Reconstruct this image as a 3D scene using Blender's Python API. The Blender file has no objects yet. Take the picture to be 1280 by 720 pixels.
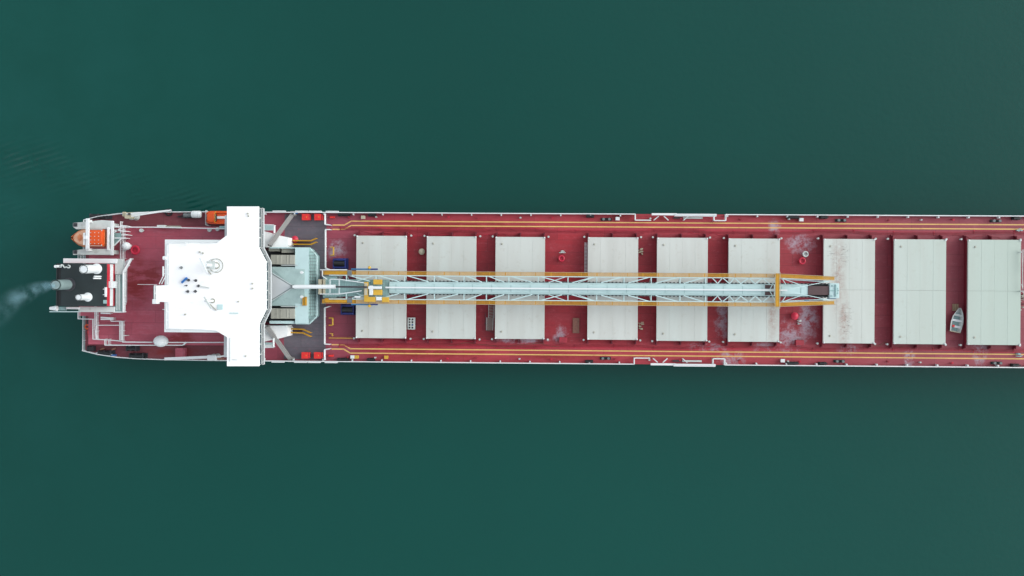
import bpy, math, random
from mathutils import Vector, Matrix
random.seed(7)
R = math.radians
scene = bpy.context.scene
COL = scene.collection

# ------------------------------------------------------------------ camera (drone straight above, slightly rolled)
DECK, POOP = 6.0, 9.0
ROT = Matrix.Rotation(R(0.40), 3, 'Z') @ Matrix.Rotation(R(1.3), 3, 'Y')
CAM = Vector((0.0, 0.06, DECK + 150.0))
def W(px, py, z):                       # world x, y of a picture point (1280x720) lying at height z
    d = ROT @ Vector((px - 640, 360 - py, -1200.0))
    k = (z - CAM.z) / d.z
    p = CAM + d * k
    return (p.x, p.y)
def WX(px, z, py=360): return W(px, py, z)[0]
def WY(py, z, px=640): return W(px, py, z)[1]
def V(px, py, z):
    x, y = W(px, py, z); return Vector((x, y, z))
cam = bpy.data.cameras.new('camera'); co = bpy.data.objects.new('camera', cam); COL.objects.link(co)
co.matrix_world = Matrix.Translation(CAM) @ ROT.to_4x4()
cam.sensor_width = 36; cam.lens = 36 * 1200 / 1280
cam.clip_start = 1; cam.clip_end = 20000
scene.camera = co

# ------------------------------------------------------------------ materials
def lin(v): v /= 255; return v / 12.92 if v <= .04045 else ((v + .055) / 1.055) ** 2.4
GAIN = 1.42
def C(r, g, b, k=1.0): return tuple(min(.82, lin(v) / GAIN * k) for v in (r, g, b))
def nodes(m):
    m.use_nodes = True; nt = m.node_tree; return nt, nt.nodes['Principled BSDF']
def N(nt, t, **kw):
    n = nt.nodes.new(t)
    for k, v in kw.items():
        if k in n.inputs: n.inputs[k].default_value = v
        else: setattr(n, k, v)
    return n
def mapped(nt, scale):
    g = N(nt, 'ShaderNodeNewGeometry'); mp = N(nt, 'ShaderNodeMapping'); mp.inputs['Scale'].default_value = scale
    nt.links.new(g.outputs['Position'], mp.inputs['Vector']); return mp.outputs['Vector']
def mixc(nt, fac, a, b, mode='MIX'):
    m = N(nt, 'ShaderNodeMix', data_type='RGBA', blend_type=mode)
    for s, v in ((m.inputs[0], fac), (m.inputs[6], a), (m.inputs[7], b)):
        if hasattr(v, 'links'): nt.links.new(v, s)
        elif isinstance(v, (int, float)): s.default_value = v
        else: s.default_value = (*v, 1)
    return m.outputs[2]
def ramp(nt, src, a, b, lo=0., hi=1.):
    r = N(nt, 'ShaderNodeMapRange'); r.clamp = True
    r.inputs[1].default_value = a; r.inputs[2].default_value = b; r.inputs[3].default_value = lo; r.inputs[4].default_value = hi
    nt.links.new(src, r.inputs[0]); return r.outputs[0]
def noise(nt, scale, stretch=(1, 1, 1), detail=4, rough=.6):
    n = N(nt, 'ShaderNodeTexNoise'); n.inputs['Scale'].default_value = scale; n.inputs['Detail'].default_value = detail
    n.inputs['Roughness'].default_value = rough
    nt.links.new(mapped(nt, stretch), n.inputs['Vector']); return n.outputs[0]
def math_(nt, op, a, b=None):
    m = N(nt, 'ShaderNodeMath', operation=op)
    for s, v in zip(m.inputs, (a, b)):
        if v is None: continue
        if hasattr(v, 'links'): nt.links.new(v, s)
        else: s.default_value = v
    return m.outputs[0]
def blob(nt, x, y, rx, ry):             # soft spot on a surface, round (x, y)
    g = N(nt, 'ShaderNodeNewGeometry'); mp = N(nt, 'ShaderNodeMapping', vector_type='TEXTURE')
    mp.inputs['Location'].default_value = (x, y, 0); mp.inputs['Scale'].default_value = (rx, ry, 1e6)
    nt.links.new(g.outputs['Position'], mp.inputs['Vector'])
    l = N(nt, 'ShaderNodeVectorMath', operation='LENGTH'); nt.links.new(mp.outputs[0], l.inputs[0])
    return ramp(nt, l.outputs['Value'], .25, 1.25, 1., 0.)
def blobs(nt, spots):
    out = None
    for s in spots:
        b = blob(nt, *s); out = b if out is None else math_(nt, 'MAXIMUM', out, b)
    return out
def paint(name, rgb, rough=.5, var=.25, scale=.5, dirt=None, metallic=0, stretch=(1, 1, 1), bump=.15):
    m = bpy.data.materials.new(name); nt, b = nodes(m)
    dk = tuple(v * (1 - var) for v in rgb); lt = tuple(min(.85, v * (1 + var * .6)) for v in rgb)
    c = mixc(nt, ramp(nt, noise(nt, scale, stretch), .3, .7), dk, lt)
    if dirt:
        c = mixc(nt, ramp(nt, noise(nt, 1.3, stretch, 6, .7), .56, .75, 0, .75), c, dirt)
    nt.links.new(c, b.inputs['Base Color']); b.inputs['Roughness'].default_value = rough; b.inputs['Metallic'].default_value = metallic
    if bump:
        bm = N(nt, 'ShaderNodeBump', Strength=bump, Distance=.02); nt.links.new(noise(nt, 6), bm.inputs['Height'])
        nt.links.new(bm.outputs[0], b.inputs['Normal'])
    return m
RUST = (.11, .035, .02)
M = {}
M['white'] = paint('white_paint', C(238, 246, 248), .45, .03, .3)
M['roof'] = paint('roof_white_paint', (.80, .82, .82), .5, .03, .25, dirt=(.66, .74, .72))
M['offwhite'] = paint('weathered_white_paint', C(212, 222, 220), .5, .1, .8, dirt=C(165, 165, 155))
M['cream'] = paint('cream_paint', C(205, 198, 172), .55, .15, 1.2, dirt=C(120, 90, 60))
M['cyan'] = paint('pale_cyan_paint', C(204, 234, 235), .45, .05, .6, dirt=C(176, 208, 208))
M['cyandark'] = paint('pale_cyan_grey_paint', C(158, 196, 196), .5, .12, 1.0, dirt=C(128, 148, 145))
M['plategrey'] = paint('weathered_grey_plate', C(176, 178, 166), .6, .12, .8, stretch=(1, .25, 1), dirt=C(120, 112, 98))
M['grey'] = paint('grey_paint', C(120, 128, 130), .55, .15, 1)
M['beam'] = paint('grey_beam_paint', C(150, 150, 148), .55, .08, 1)
M['darkgrey'] = paint('dark_grey_steel', C(60, 62, 68), .5, .25, 2)
M['black'] = paint('black_rubber_steel', C(22, 26, 30), .5, .3, 1.5)
M['funnelblack'] = paint('sooty_black_paint', C(34, 48, 50), .55, .22, .6, dirt=C(24, 33, 36))
M['yellow'] = paint('worn_yellow_paint', C(212, 158, 30), .55, .14, 1.2, dirt=C(165, 108, 22))
M['yellowpale'] = paint('pale_yellow_paint', C(222, 178, 60), .5, .1, 1.2)
M['line'] = paint('yellow_deck_marking', C(243, 200, 118), .6, .12, .4, dirt=C(215, 140, 90), bump=0)
M['orange'] = paint('orange_fibreglass', C(238, 92, 28), .35, .06, .8)
M['orangefade'] = paint('faded_orange_fibreglass', C(228, 140, 92), .45, .12, 1.2)
M['nose'] = paint('chalky_orange_fibreglass', C(244, 188, 150), .5, .12, 1.2)
M['redbright'] = paint('bright_red_paint', C(240, 52, 48), .4, .06, 1)
M['redband'] = paint('red_funnel_paint', C(205, 28, 52), .45, .08, .6)
M['crimson'] = paint('crimson_paint', C(212, 32, 68), .45, .12, 1.5)
M['redgear'] = paint('red_deck_fitting_paint', C(168, 40, 58), .5, .25, 1.5)
M['coaming'] = paint('shade_darkened_coaming_red', C(128, 32, 50), .5, .2, 1.2)  # fitting red darkened, the shade on the coaming sides put into the colour
M['blue'] = paint('dark_blue_paint', C(32, 52, 128), .45, .25, 2)
M['bluepipe'] = paint('blue_pipe_paint', C(50, 120, 170), .45, .2, 2)
M['bluelight'] = paint('bright_blue_paint', C(42, 120, 200), .45, .1, 2)
M['wood'] = paint('bleached_wood', C(176, 160, 128), .8, .2, 3, stretch=(.3, 3, 1))
M['exhaust'] = paint('heat_stained_steel', C(140, 162, 162), .45, .15, 1.5)
M['hullred'] = paint('hull_red_paint', (.13, .022, .02), .45, .2, .25, dirt=(.08, .03, .025))
M['brown'] = paint('brown_rubber_belt', C(92, 70, 72), .7, .12, .8)
M['grating'] = paint('brown_grating', C(148, 100, 84), .6, .2, 3)
gm = bpy.data.materials.new('dark_tinted_glass'); nt, b = nodes(gm)
nt.links.new(mixc(nt, ramp(nt, noise(nt, .8), .35, .65), C(70, 86, 96), C(118, 134, 142)), b.inputs['Base Color']); b.inputs['Roughness'].default_value = .08
M['glass'] = gm

def deck_material(name, base, dark, light, spots, rust):
    m = bpy.data.materials.new(name); nt, b = nodes(m)
    n1 = noise(nt, .09, (.6, 1, 1), 6, .62); n2 = noise(nt, .55, (.35, 1.4, 1), 6, .7); n3 = noise(nt, 2.2, (1, 1, 1), 5, .7)
    c = mixc(nt, ramp(nt, n1, .32, .68), dark, base)
    c = mixc(nt, ramp(nt, n2, .5, .72, 0, .5), c, light)
    c = mixc(nt, ramp(nt, n3, .25, .8, 0, .5), c, tuple(v * .45 for v in base))
    br = N(nt, 'ShaderNodeTexBrick'); br.inputs['Scale'].default_value = 1; br.inputs['Brick Width'].default_value = 7.3
    br.inputs['Row Height'].default_value = 1.9; br.inputs['Mortar Size'].default_value = .05; br.inputs['Mortar Smooth'].default_value = .5
    br.inputs['Color1'].default_value = (1, 1, 1, 1); br.inputs['Color2'].default_value = (.80, .82, .84, 1); br.inputs['Mortar'].default_value = (.58, .56, .58, 1)
    nt.links.new(mapped(nt, (1, 1, 1)), br.inputs['Vector'])
    if rust and spots:                       # brighter red on the two side walkways
        gx = N(nt, 'ShaderNodeSeparateXYZ'); g = N(nt, 'ShaderNodeNewGeometry'); nt.links.new(g.outputs['Position'], gx.inputs[0])
        side = ramp(nt, math_(nt, 'ABSOLUTE', gx.outputs[1]), 8.35, 8.6, 0, 1)
        c = mixc(nt, math_(nt, 'MULTIPLY', side, ramp(nt, n2, .2, .75, .8, .25)), c, C(206, 72, 86))
    if rust and spots:                       # chalkier, duller paint towards the bow and by the winches
        gx = N(nt, 'ShaderNodeSeparateXYZ'); g = N(nt, 'ShaderNodeNewGeometry'); nt.links.new(g.outputs['Position'], gx.inputs[0])
        c = mixc(nt, ramp(nt, gx.outputs[0], 30, 60, 0, .62), c, C(142, 74, 88)); c = mixc(nt, ramp(nt, gx.outputs[0], -29, -23, .55, 0), c, C(150, 84, 106))
    fl = ramp(nt, noise(nt, 1.5, (.6, 1.3, 1), 8, .8), .54, .72, 0, .35)      # chalky scuffs all over
    c = mixc(nt, fl, c, C(200, 130, 142))
    sr = ramp(nt, noise(nt, .9, (.25, 2.2, 1), 6, .75), .6, .72, 0, .4)
    c = mixc(nt, sr, c, C(132, 58, 50))
    c = mixc(nt, .75, c, br.outputs['Color'], 'MULTIPLY')
    if spots:
        pt = math_(nt, 'MULTIPLY', blobs(nt, spots), ramp(nt, noise(nt, .8, (1, 1, 1), 10, .78), .36, .64))
        pt = ramp(nt, pt, .2, .66, 0, .72)
        c = mixc(nt, pt, c, C(186, 180, 194))
    if rust:
        pt = math_(nt, 'MULTIPLY', blobs(nt, rust), ramp(nt, noise(nt, .8, (.5, 1.6, 1), 6, .7), .3, .6))
        c = mixc(nt, ramp(nt, pt, .1, .7, 0, .8), c, C(140, 22, 20))
    nt.links.new(c, b.inputs['Base Color'])
    nt.links.new(ramp(nt, n2, .3, .7, .45, .75), b.inputs['Roughness'])
    bm = N(nt, 'ShaderNodeBump', Strength=.25, Distance=.03); nt.links.new(n3, bm.inputs['Height']); nt.links.new(bm.outputs[0], b.inputs['Normal'])
    return m
def spot(px, py, rx, ry, z=DECK): x, y = W(px, py, z); return (x, y, rx * .125, ry * .125)
M['deck'] = deck_material('red_deck_paint', C(188, 36, 52), C(160, 30, 48), C(188, 84, 96),
    [spot(905, 395, 14, 45), spot(885, 434, 30, 7), spot(960, 434, 26, 8), spot(988, 420, 26, 26), spot(1010, 400, 16, 30), spot(1000, 305, 22, 16),
     spot(700, 418, 12, 14), spot(1225, 440, 14, 22), spot(1136, 448, 10, 16), spot(968, 285, 10, 14), spot(915, 448, 22, 12), spot(420, 312, 16, 16), spot(1060, 437, 16, 8), spot(650, 425, 40, 6)],
    [spot(800, 272, 60, 6), spot(700, 445, 60, 6), spot(560, 283, 120, 10), spot(990, 275, 40, 5), spot(520, 440, 100, 9)])
M['poop'] = deck_material('pink_red_deck_paint', C(212, 112, 132), C(190, 66, 86), C(222, 144, 162), [],
    [spot(170, 352, 22, 36, POOP), spot(225, 420, 26, 12, POOP), spot(188, 345, 20, 22, POOP)])
M['mooring'] = deck_material('dull_red_deck_paint', C(152, 66, 78), C(128, 54, 66), C(156, 98, 102), [], [spot(215, 440, 40, 6)])
M['greydeck'] = deck_material('grey_deck_paint', C(122, 118, 128), C(108, 100, 112), C(142, 134, 142), [], [])
def hatch_material():
    m = bpy.data.materials.new('beige_hatch_paint'); nt, b = nodes(m)
    oi = N(nt, 'ShaderNodeObjectInfo')
    c = mixc(nt, oi.outputs['Random'], C(217, 222, 217), C(209, 220, 215))
    c = mixc(nt, ramp(nt, noise(nt, .35, (1.6, .15, 1), 3, .5), .4, .62, 0, .5), c, C(200, 203, 197))
    c = mixc(nt, ramp(nt, noise(nt, 1.2, (1, 1, 1), 7, .75), .57, .75, 0, .5), c, C(184, 178, 164))
    gx = N(nt, 'ShaderNodeSeparateXYZ'); g = N(nt, 'ShaderNodeNewGeometry'); nt.links.new(g.outputs['Position'], gx.inputs[0])
    # grime that lies towards the bow end, greener and duller paint there
    c = mixc(nt, ramp(nt, gx.outputs[0], 42, 76, 0, .85), c, C(180, 200, 188))
    # spilled cargo under the boom head
    sp = blobs(nt, [spot(1043, 345, 9, 50), spot(1050, 400, 7, 40), spot(962, 395, 7, 30)])
    c = mixc(nt, math_(nt, 'MULTIPLY', ramp(nt, noise(nt, 1.6, (1, 1, 1), 8, .75), .36, .6), math_(nt, 'MULTIPLY', sp, .8)), c, C(172, 148, 138))
    sk = blobs(nt, [spot(1053, 400, 9, 22), spot(1051, 318, 6, 14), spot(1036, 318, 6, 12)])
    c = mixc(nt, math_(nt, 'MULTIPLY', ramp(nt, noise(nt, 2.4, (.8, 1.9, 1), 8, .78), .53, .62), math_(nt, 'MULTIPLY', sk, .8)), c, C(84, 74, 70))
    nt.links.new(c, b.inputs['Base Color']); b.inputs['Roughness'].default_value = .6
    bm = N(nt, 'ShaderNodeBump', Strength=.2, Distance=.05); nt.links.new(noise(nt, .8, (1.5, .3, 1)), bm.inputs['Height']); nt.links.new(bm.outputs[0], b.inputs['Normal'])
    return m
M['hatch'] = hatch_material()

# ------------------------------------------------------------------ mesh helpers
ORG = {}
class MB:
    def __init__(s): s.v = []; s.f = []
    def add(s, vs, fs):
        o = len(s.v); s.v += [Vector(v) for v in vs]; s.f += [tuple(i + o for i in f) for f in fs]; return s
    def box(s, x0, y0, z0, x1, y1, z1):
        x0, x1 = sorted((x0, x1)); y0, y1 = sorted((y0, y1))
        return s.add([(x0, y0, z0), (x1, y0, z0), (x1, y1, z0), (x0, y1, z0), (x0, y0, z1), (x1, y0, z1), (x1, y1, z1), (x0, y1, z1)],
                     [(3, 2, 1, 0), (4, 5, 6, 7), (0, 1, 5, 4), (1, 2, 6, 5), (2, 3, 7, 6), (3, 0, 4, 7)])
    def pbox(s, px0, py0, px1, py1, z0, z1):      # top face covers those picture points at height z1
        a = W(px0, py0, z1); b = W(px1, py1, z1); return s.box(a[0], b[1], z0, b[0], a[1], z1)
    def prism(s, pts, z0, z1):                    # pts counter-clockwise from above
        ar = sum(pts[i][0] * pts[(i + 1) % len(pts)][1] - pts[(i + 1) % len(pts)][0] * pts[i][1] for i in range(len(pts)))
        if ar < 0: pts = pts[::-1]
        n = len(pts)
        return s.add([(x, y, z0) for x, y in pts] + [(x, y, z1) for x, y in pts],
                     [tuple(range(n - 1, -1, -1)), tuple(range(n, 2 * n))] + [(i, (i + 1) % n, n + (i + 1) % n, n + i) for i in range(n)])
    def bar(s, p, q, w, h=None):
        p, q = Vector(p), Vector(q); h = h or w; d = (q - p)
        if d.length < 1e-6: return s
        d.normalize(); up = Vector((0, 0, 1)) if abs(d.z) < .95 else Vector((1, 0, 0))
        a = d.cross(up).normalized() * w / 2; c = a.cross(d).normalized() * h / 2
        vs = [p - a - c, p + a - c, p + a + c, p - a + c, q - a - c, q + a - c, q + a + c, q - a + c]
        return s.add(vs, [(0, 1, 2, 3), (7, 6, 5, 4), (0, 4, 5, 1), (1, 5, 6, 2), (2, 6, 7, 3), (3, 7, 4, 0)])
    def tube(s, p, q, r, r2=None, n=12, caps=True):
        p, q = Vector(p), Vector(q); r2 = r if r2 is None else r2; d = (q - p)
        if d.length < 1e-6: return s
        d.normalize(); up = Vector((0, 0, 1)) if abs(d.z) < .95 else Vector((1, 0, 0))
        a = d.cross(up).normalized(); c = a.cross(d).normalized()
        vs = []
        for P, rr in ((p, r), (q, r2)):
            for i in range(n):
                t = 2 * math.pi * i / n; vs.append(P + (a * math.cos(t) + c * math.sin(t)) * rr)
        fs = [(i, n + i, n + (i + 1) % n, (i + 1) % n) for i in range(n)]
        if caps: fs += [tuple(range(n)), tuple(range(2 * n - 1, n - 1, -1))]
        return s.add(vs, fs)
    def path(s, pts, r, n=6):
        for a, b in zip(pts, pts[1:]): s.tube(a, b, r, n=n)
        return s
    def lathe(s, c, prof, n=20):                  # prof: (radius, z) from bottom to top
        c = Vector(c); vs = []; fs = []
        for r, z in prof:
            for i in range(n):
                t = 2 * math.pi * i / n; vs.append(c + Vector((math.cos(t) * r, math.sin(t) * r, z)))
        for k in range(len(prof) - 1):
            for i in range(n): fs.append((k * n + i, k * n + (i + 1) % n, (k + 1) * n + (i + 1) % n, (k + 1) * n + i))
        fs += [tuple(range(n - 1, -1, -1)), tuple(range((len(prof) - 1) * n, len(prof) * n))]
        return s.add(vs, fs)
    def torus(s, c, R1, r, nx=24, ny=8):
        c = Vector(c); vs = []; fs = []
        for i in range(nx):
            t = 2 * math.pi * i / nx
            for j in range(ny):
                u = 2 * math.pi * j / ny; rr = R1 + r * math.cos(u); vs.append(c + Vector((math.cos(t) * rr, math.sin(t) * rr, r * math.sin(u))))
        for i in range(nx):
            for j in range(ny): fs.append((i * ny + j, ((i + 1) % nx) * ny + j, ((i + 1) % nx) * ny + (j + 1) % ny, i * ny + (j + 1) % ny))
        return s.add(vs, fs)
    def sphere(s, c, rx, ry, rz, n=16, m=10, zmin=-1.):
        prof = []
        c = Vector(c); vs = []; fs = []; rows = []
        for k in range(m + 1):
            t = math.asin(max(-1, zmin)) + (math.pi / 2 - math.asin(max(-1, zmin))) * k / m
            rows.append((math.cos(t) + 1e-4, math.sin(t)))
        for rr, zz in rows:
            for i in range(n):
                a = 2 * math.pi * i / n; vs.append(c + Vector((math.cos(a) * rr * rx, math.sin(a) * rr * ry, zz * rz)))
        for k in range(m):
            for i in range(n): fs.append((k * n + i, k * n + (i + 1) % n, (k + 1) * n + (i + 1) % n, (k + 1) * n + i))
        fs += [tuple(range(n - 1, -1, -1)), tuple(range(m * n, (m + 1) * n))]
        return s.add(vs, fs)
    def loft(s, rings, cap=True):
        n = len(rings[0]); vs = [p for r in rings for p in r]; fs = []
        for k in range(len(rings) - 1):
            for i in range(n): fs.append((k * n + i, k * n + (i + 1) % n, (k + 1) * n + (i + 1) % n, (k + 1) * n + i))
        if cap: fs += [tuple(range(n - 1, -1, -1)), tuple(range((len(rings) - 1) * n, len(rings) * n))]
        return s.add(vs, fs)
    def rail(s, pts, h=1.05, r=.05, step=1.6, mids=2):
        pts = [Vector(p) for p in pts]
        for a, b in zip(pts, pts[1:]):
            L = (b - a).length; n = max(1, round(L / step))
            for k in range(1, mids + 1): s.tube(a + Vector((0, 0, h * k / (mids + 1))), b + Vector((0, 0, h * k / (mids + 1))), r * .5, n=4)
            s.tube(a + Vector((0, 0, h)), b + Vector((0, 0, h)), r, n=6)
            for i in range(n + 1):
                p = a.lerp(b, i / n); s.tube(p, p + Vector((0, 0, h)), r * .7, n=5)
        return s
    def build(s, name, mat, parent=None, smooth=False, bevel=0, at=None):
        if at is None:
            xs = [v.x for v in s.v]; ys = [v.y for v in s.v]; zs = [v.z for v in s.v]
            at = Vector(((min(xs) + max(xs)) / 2, (min(ys) + max(ys)) / 2, min(zs)))
        at = Vector(at)
        me = bpy.data.meshes.new(name); me.from_pydata([v - at for v in s.v], [], s.f); me.update()
        me.materials.append(M[mat] if isinstance(mat, str) else mat)
        o = bpy.data.objects.new(name, me); COL.objects.link(o)
        po = ORG[parent.name] if parent else Vector()
        o.parent = parent; o.location = at - po; ORG[o.name] = at
        if smooth:
            for p in me.polygons: p.use_smooth = True
            try: me.set_sharp_from_angle(angle=R(40))
            except Exception: pass
        if bevel:
            bv = o.modifiers.new('bevel', 'BEVEL'); bv.width = bevel; bv.segments = 2; bv.limit_method = 'ANGLE'
        return o
def tag(o, label, cat, group=None):
    o['label'] = label; o['category'] = cat
    if group: o['group'] = group
    return o
def thing(name, loc, label, cat, group=None, rz=0):
    o = bpy.data.objects.new(name, None); COL.objects.link(o); o.location = loc; o.rotation_euler.z = rz
    o.empty_display_size = .3; ORG[o.name] = Vector(loc); return tag(o, label, cat, group)
def pt(name, parent):                    # Empty holding sub-parts
    o = bpy.data.objects.new(name, None); COL.objects.link(o); o.parent = parent; ORG[o.name] = ORG[parent.name].copy(); return o
KIDS = lambda o: [c for c in bpy.data.objects if c.parent == o]
def copy_tree(o, loc, label, parent=None, rz=None, flip=False):
    def rec(s, par):
        c = s.copy(); COL.objects.link(c); c.parent = par
        for k in KIDS(s): rec(k, c)
        return c
    kids = KIDS(o)
    c = o.copy(); COL.objects.link(c); c.parent = parent
    for k in kids: rec(k, c)
    c.location = loc
    if rz is not None: c.rotation_euler.z = rz
    if flip: c.scale.y = -1
    if label: c['label'] = label
    ORG[c.name] = Vector(loc); return c

# ------------------------------------------------------------------ water
wm = bpy.data.materials.new('green_sea_water'); nt, b = nodes(wm)
c = mixc(nt, ramp(nt, noise(nt, .008, (1, 1, 1), 3, .5), .3, .7), C(7, 71, 64), C(9, 78, 70))
g = N(nt, 'ShaderNodeNewGeometry'); sx = N(nt, 'ShaderNodeSeparateXYZ'); nt.links.new(g.outputs['Position'], sx.inputs[0])
turb = math_(nt, 'MULTIPLY', blob(nt, -95, 12, 60, 50), ramp(nt, noise(nt, .12, (1, 1, 1), 6, .6), .35, .7))
c = mixc(nt, math_(nt, 'MULTIPLY', turb, .3), c, C(26, 92, 88))
nt.links.new(c, b.inputs['Base Color']); b.inputs['Roughness'].default_value = .12; b.inputs['IOR'].default_value = 1.33
# ripples: fine wind ripple everywhere, plus the oblique wave train spreading off the stern quarter
ang = math.atan2(W(0, 195, 0)[1] - W(290, 262, 0)[1], W(0, 195, 0)[0] - W(290, 262, 0)[0])
cx, cy = W(130, 222, 0)
def train(px, py, rx, ry, a, sc):
    x, y = W(px, py, 0)
    g = N(nt, 'ShaderNodeNewGeometry'); mp = N(nt, 'ShaderNodeMapping', vector_type='TEXTURE')
    mp.inputs['Location'].default_value = (x, y, 0); mp.inputs['Rotation'].default_value = (0, 0, ang); nt.links.new(g.outputs['Position'], mp.inputs['Vector'])
    l = N(nt, 'ShaderNodeVectorMath', operation='DIVIDE'); l.inputs[1].default_value = (rx, ry, 1e6); nt.links.new(mp.outputs[0], l.inputs[0])
    ll = N(nt, 'ShaderNodeVectorMath', operation='LENGTH'); nt.links.new(l.outputs[0], ll.inputs[0])
    mask = ramp(nt, ll.outputs['Value'], .2, 1.1, 1, 0)
    r2 = N(nt, 'ShaderNodeMapping'); r2.inputs['Rotation'].default_value = (0, 0, a); nt.links.new(mp.outputs[0], r2.inputs['Vector'])
    wv = N(nt, 'ShaderNodeTexWave', wave_profile='SIN'); wv.inputs['Scale'].default_value = sc; wv.inputs['Distortion'].default_value = 2.2
    wv.inputs['Detail'].default_value = 3; wv.inputs['Detail Scale'].default_value = .6; nt.links.new(r2.outputs[0], wv.inputs['Vector'])
    brk = ramp(nt, noise(nt, .16, (1, 1, 1), 4), .42, .62)
    return math_(nt, 'MULTIPLY', math_(nt, 'MULTIPLY', mask, brk), wv.outputs['Fac'])
t1 = train(120, 222, 28, 2.6, R(60), .36)
t2 = train(45, 205, 12, 5, R(60), .32)
t3 = train(10, 268, 9, 2.5, R(58), .32)
fine = math_(nt, 'MULTIPLY', noise(nt, 1.1, (1, 1, 1), 5, .6), .15)
swell = math_(nt, 'MULTIPLY', noise(nt, .12, (1, 1.6, 1), 4, .5), .35)
h = math_(nt, 'ADD', math_(nt, 'MULTIPLY', math_(nt, 'ADD', t1, math_(nt, 'MAXIMUM', t2, t3)), 1.3), math_(nt, 'ADD', fine, swell))
bm = N(nt, 'ShaderNodeBump', Strength=.45, Distance=.30); nt.links.new(h, bm.inputs['Height']); nt.links.new(bm.outputs[0], b.inputs['Normal'])
w = MB(); w.add([(-3000, -3000, 0), (3000, -3000, 0), (3000, 3000, 0), (-3000, 3000, 0)], [(0, 1, 2, 3)])
wo = w.build('water', wm); wo['kind'] = 'structure'

# ================================================================== SHIP
B = 11.72
ship = thing('cargo_ship', (WX(107, DECK), 0, 0), 'long red decked bulk carrier with white bridge and black funnel at its stern', 'ship')
half = [(107, 10.35), (125, 10.9), (150, 11.35), (175, 11.55), (205, 11.65), (260, B)]
stern = [(WX(px, DECK), hb) for px, hb in half]
XS = stern[0][0]
bow = [(118, B), (132, 10.9), (143, 9), (151, 6), (156.5, 2.5)]
up = stern + bow
outline = up + [(157.5, 0)] + [(x, -y) for x, y in reversed(up)]          # clockwise
def ring(z, aft, narrow):
    return [Vector((max(x, XS + aft) if x < -40 else x - (aft * .5 if x > 130 else 0), y * (1 - narrow * (1 if x < -45 or x > 125 else 0)), z)) for x, y in outline]
hull = MB(); hull.loft([[p for p in reversed(r)] for r in (ring(-6, 9, .6), ring(-1, 4, .25), ring(2.5, 1, .06), ring(5.99, 0, 0))])
hull.build('hull', 'hullred', ship, smooth=True)
XP = WX(330, DECK)
inner = [(x, y - .05 if y > 0 else y + .05) for x, y in outline]
dk = MB(); dk.prism([(XP, B - .05)] + [(x, y) for x, y in inner if x > XP] + [(XP, -B + .05)], 5.9, 6.0)
dk.build('main_deck', 'deck', ship)
dk = MB(); dk.prism([(XP - .002, -B + .05)] + [(x, y) for x, y in inner if x < XP and y < 0] + [(x, y) for x, y in inner if x < XP and y > 0] + [(XP - .002, B - .05)], 5.9, 6.001)
dk.build('mooring_deck', 'mooring', ship)
gd = MB(); a = W(356, 268, DECK); bb = W(407, 450, DECK); gd.box(a[0], -B + .35, 6.0, bb[0], B - .35, 6.006); gd.build('grey_deck_area', 'greydeck', ship)

# yellow walkway lines painted on the deck
for sgn in (1, -1):
    for (o1, o2) in ((5.0, 10.35), (5.0, 9.67)):
        ln = MB(); yy = o2 * sgn; dy = -.62 * sgn
        x0, x1, x2 = WX(415, DECK), WX(430, DECK), WX(438.5, DECK)
        y_in = yy + dy; wd = .09
        if sgn < 0: pass
        for (p, q) in (((x0, y_in), (x1, y_in)), ((x1, y_in), (x2, yy)), ((x2, yy), (140, yy))):
            d = Vector((q[0] - p[0], q[1] - p[1])).normalized(); nrm = Vector((-d.y, d.x)) * wd
            e = d * .03
            ln.add([(p[0] - nrm.x, p[1] - nrm.y, 6.011), (q[0] + e.x - nrm.x, q[1] + e.y - nrm.y, 6.011), (q[0] + e.x + nrm.x, q[1] + e.y + nrm.y, 6.011), (p[0] + nrm.x, p[1] + nrm.y, 6.011)], [(0, 1, 2, 3)])
        ln.build('walkway_line', 'line', ship)

# hull side rail with white cap, broken by the gangway bays
GX = [WX(p, DECK) for p in (792.5, 812, 892, 905)]
for sgn in (1, -1):
    y = (B - .1) * sgn
    rl = MB()
    sp = [Vector((x, (hb - .1) * sgn, DECK)) for x, hb in stern]
    if sgn > 0: sp = [Vector((XS + .1, (10.25) * sgn, DECK))] + sp[1:]
    rl.rail(sp + [Vector((WX(330, DECK), y, DECK))], r=.065, step=2.2)
    rl.build('railing', 'white', ship)
    def bul(x0, x1):
        m = MB(); m.box(x0, y - .035, 6, x1, y + .035, 7.0); m.box(x0, y - .065, 7.0, x1, y + .065, 7.06)
        n = int((x1 - x0) / 4.62)
        for i in range(n + 1):
            xx = x0 + .3 + i * 4.62
            if xx < x1 - .2: m.box(xx - .04, y - .09 * sgn, 6.003, xx + .04, y - .36 * sgn, 6.75); m.box(xx - .09, y - .1 * sgn, 6.76, xx + .12, y - .33 * sgn, 6.84)
        m.build('bulwark', 'white', ship)
    bul(WX(330, DECK), GX[0]); bul(GX[3], 117.5)
    m = MB(); yi = y - .95 * sgn
    m.rail([(GX[0], y, 6), (GX[0], yi, 6), (GX[1], yi, 6)], r=.09, step=1.2); m.build('railing', 'white', ship)
    m = MB(); m.rail([(GX[2] - .2, y - .15 * sgn, 6), (GX[2] - .2, yi, 6), (GX[3], yi, 6), (GX[3], y, 6)], r=.09, step=.9); m.build('railing', 'white', ship)
m = MB(); m.rail([(XS + .1, 10.25, 6), (XS + .1, -10.25, 6)], r=.065, step=1.6); m.build('railing', 'white', ship)

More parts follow.
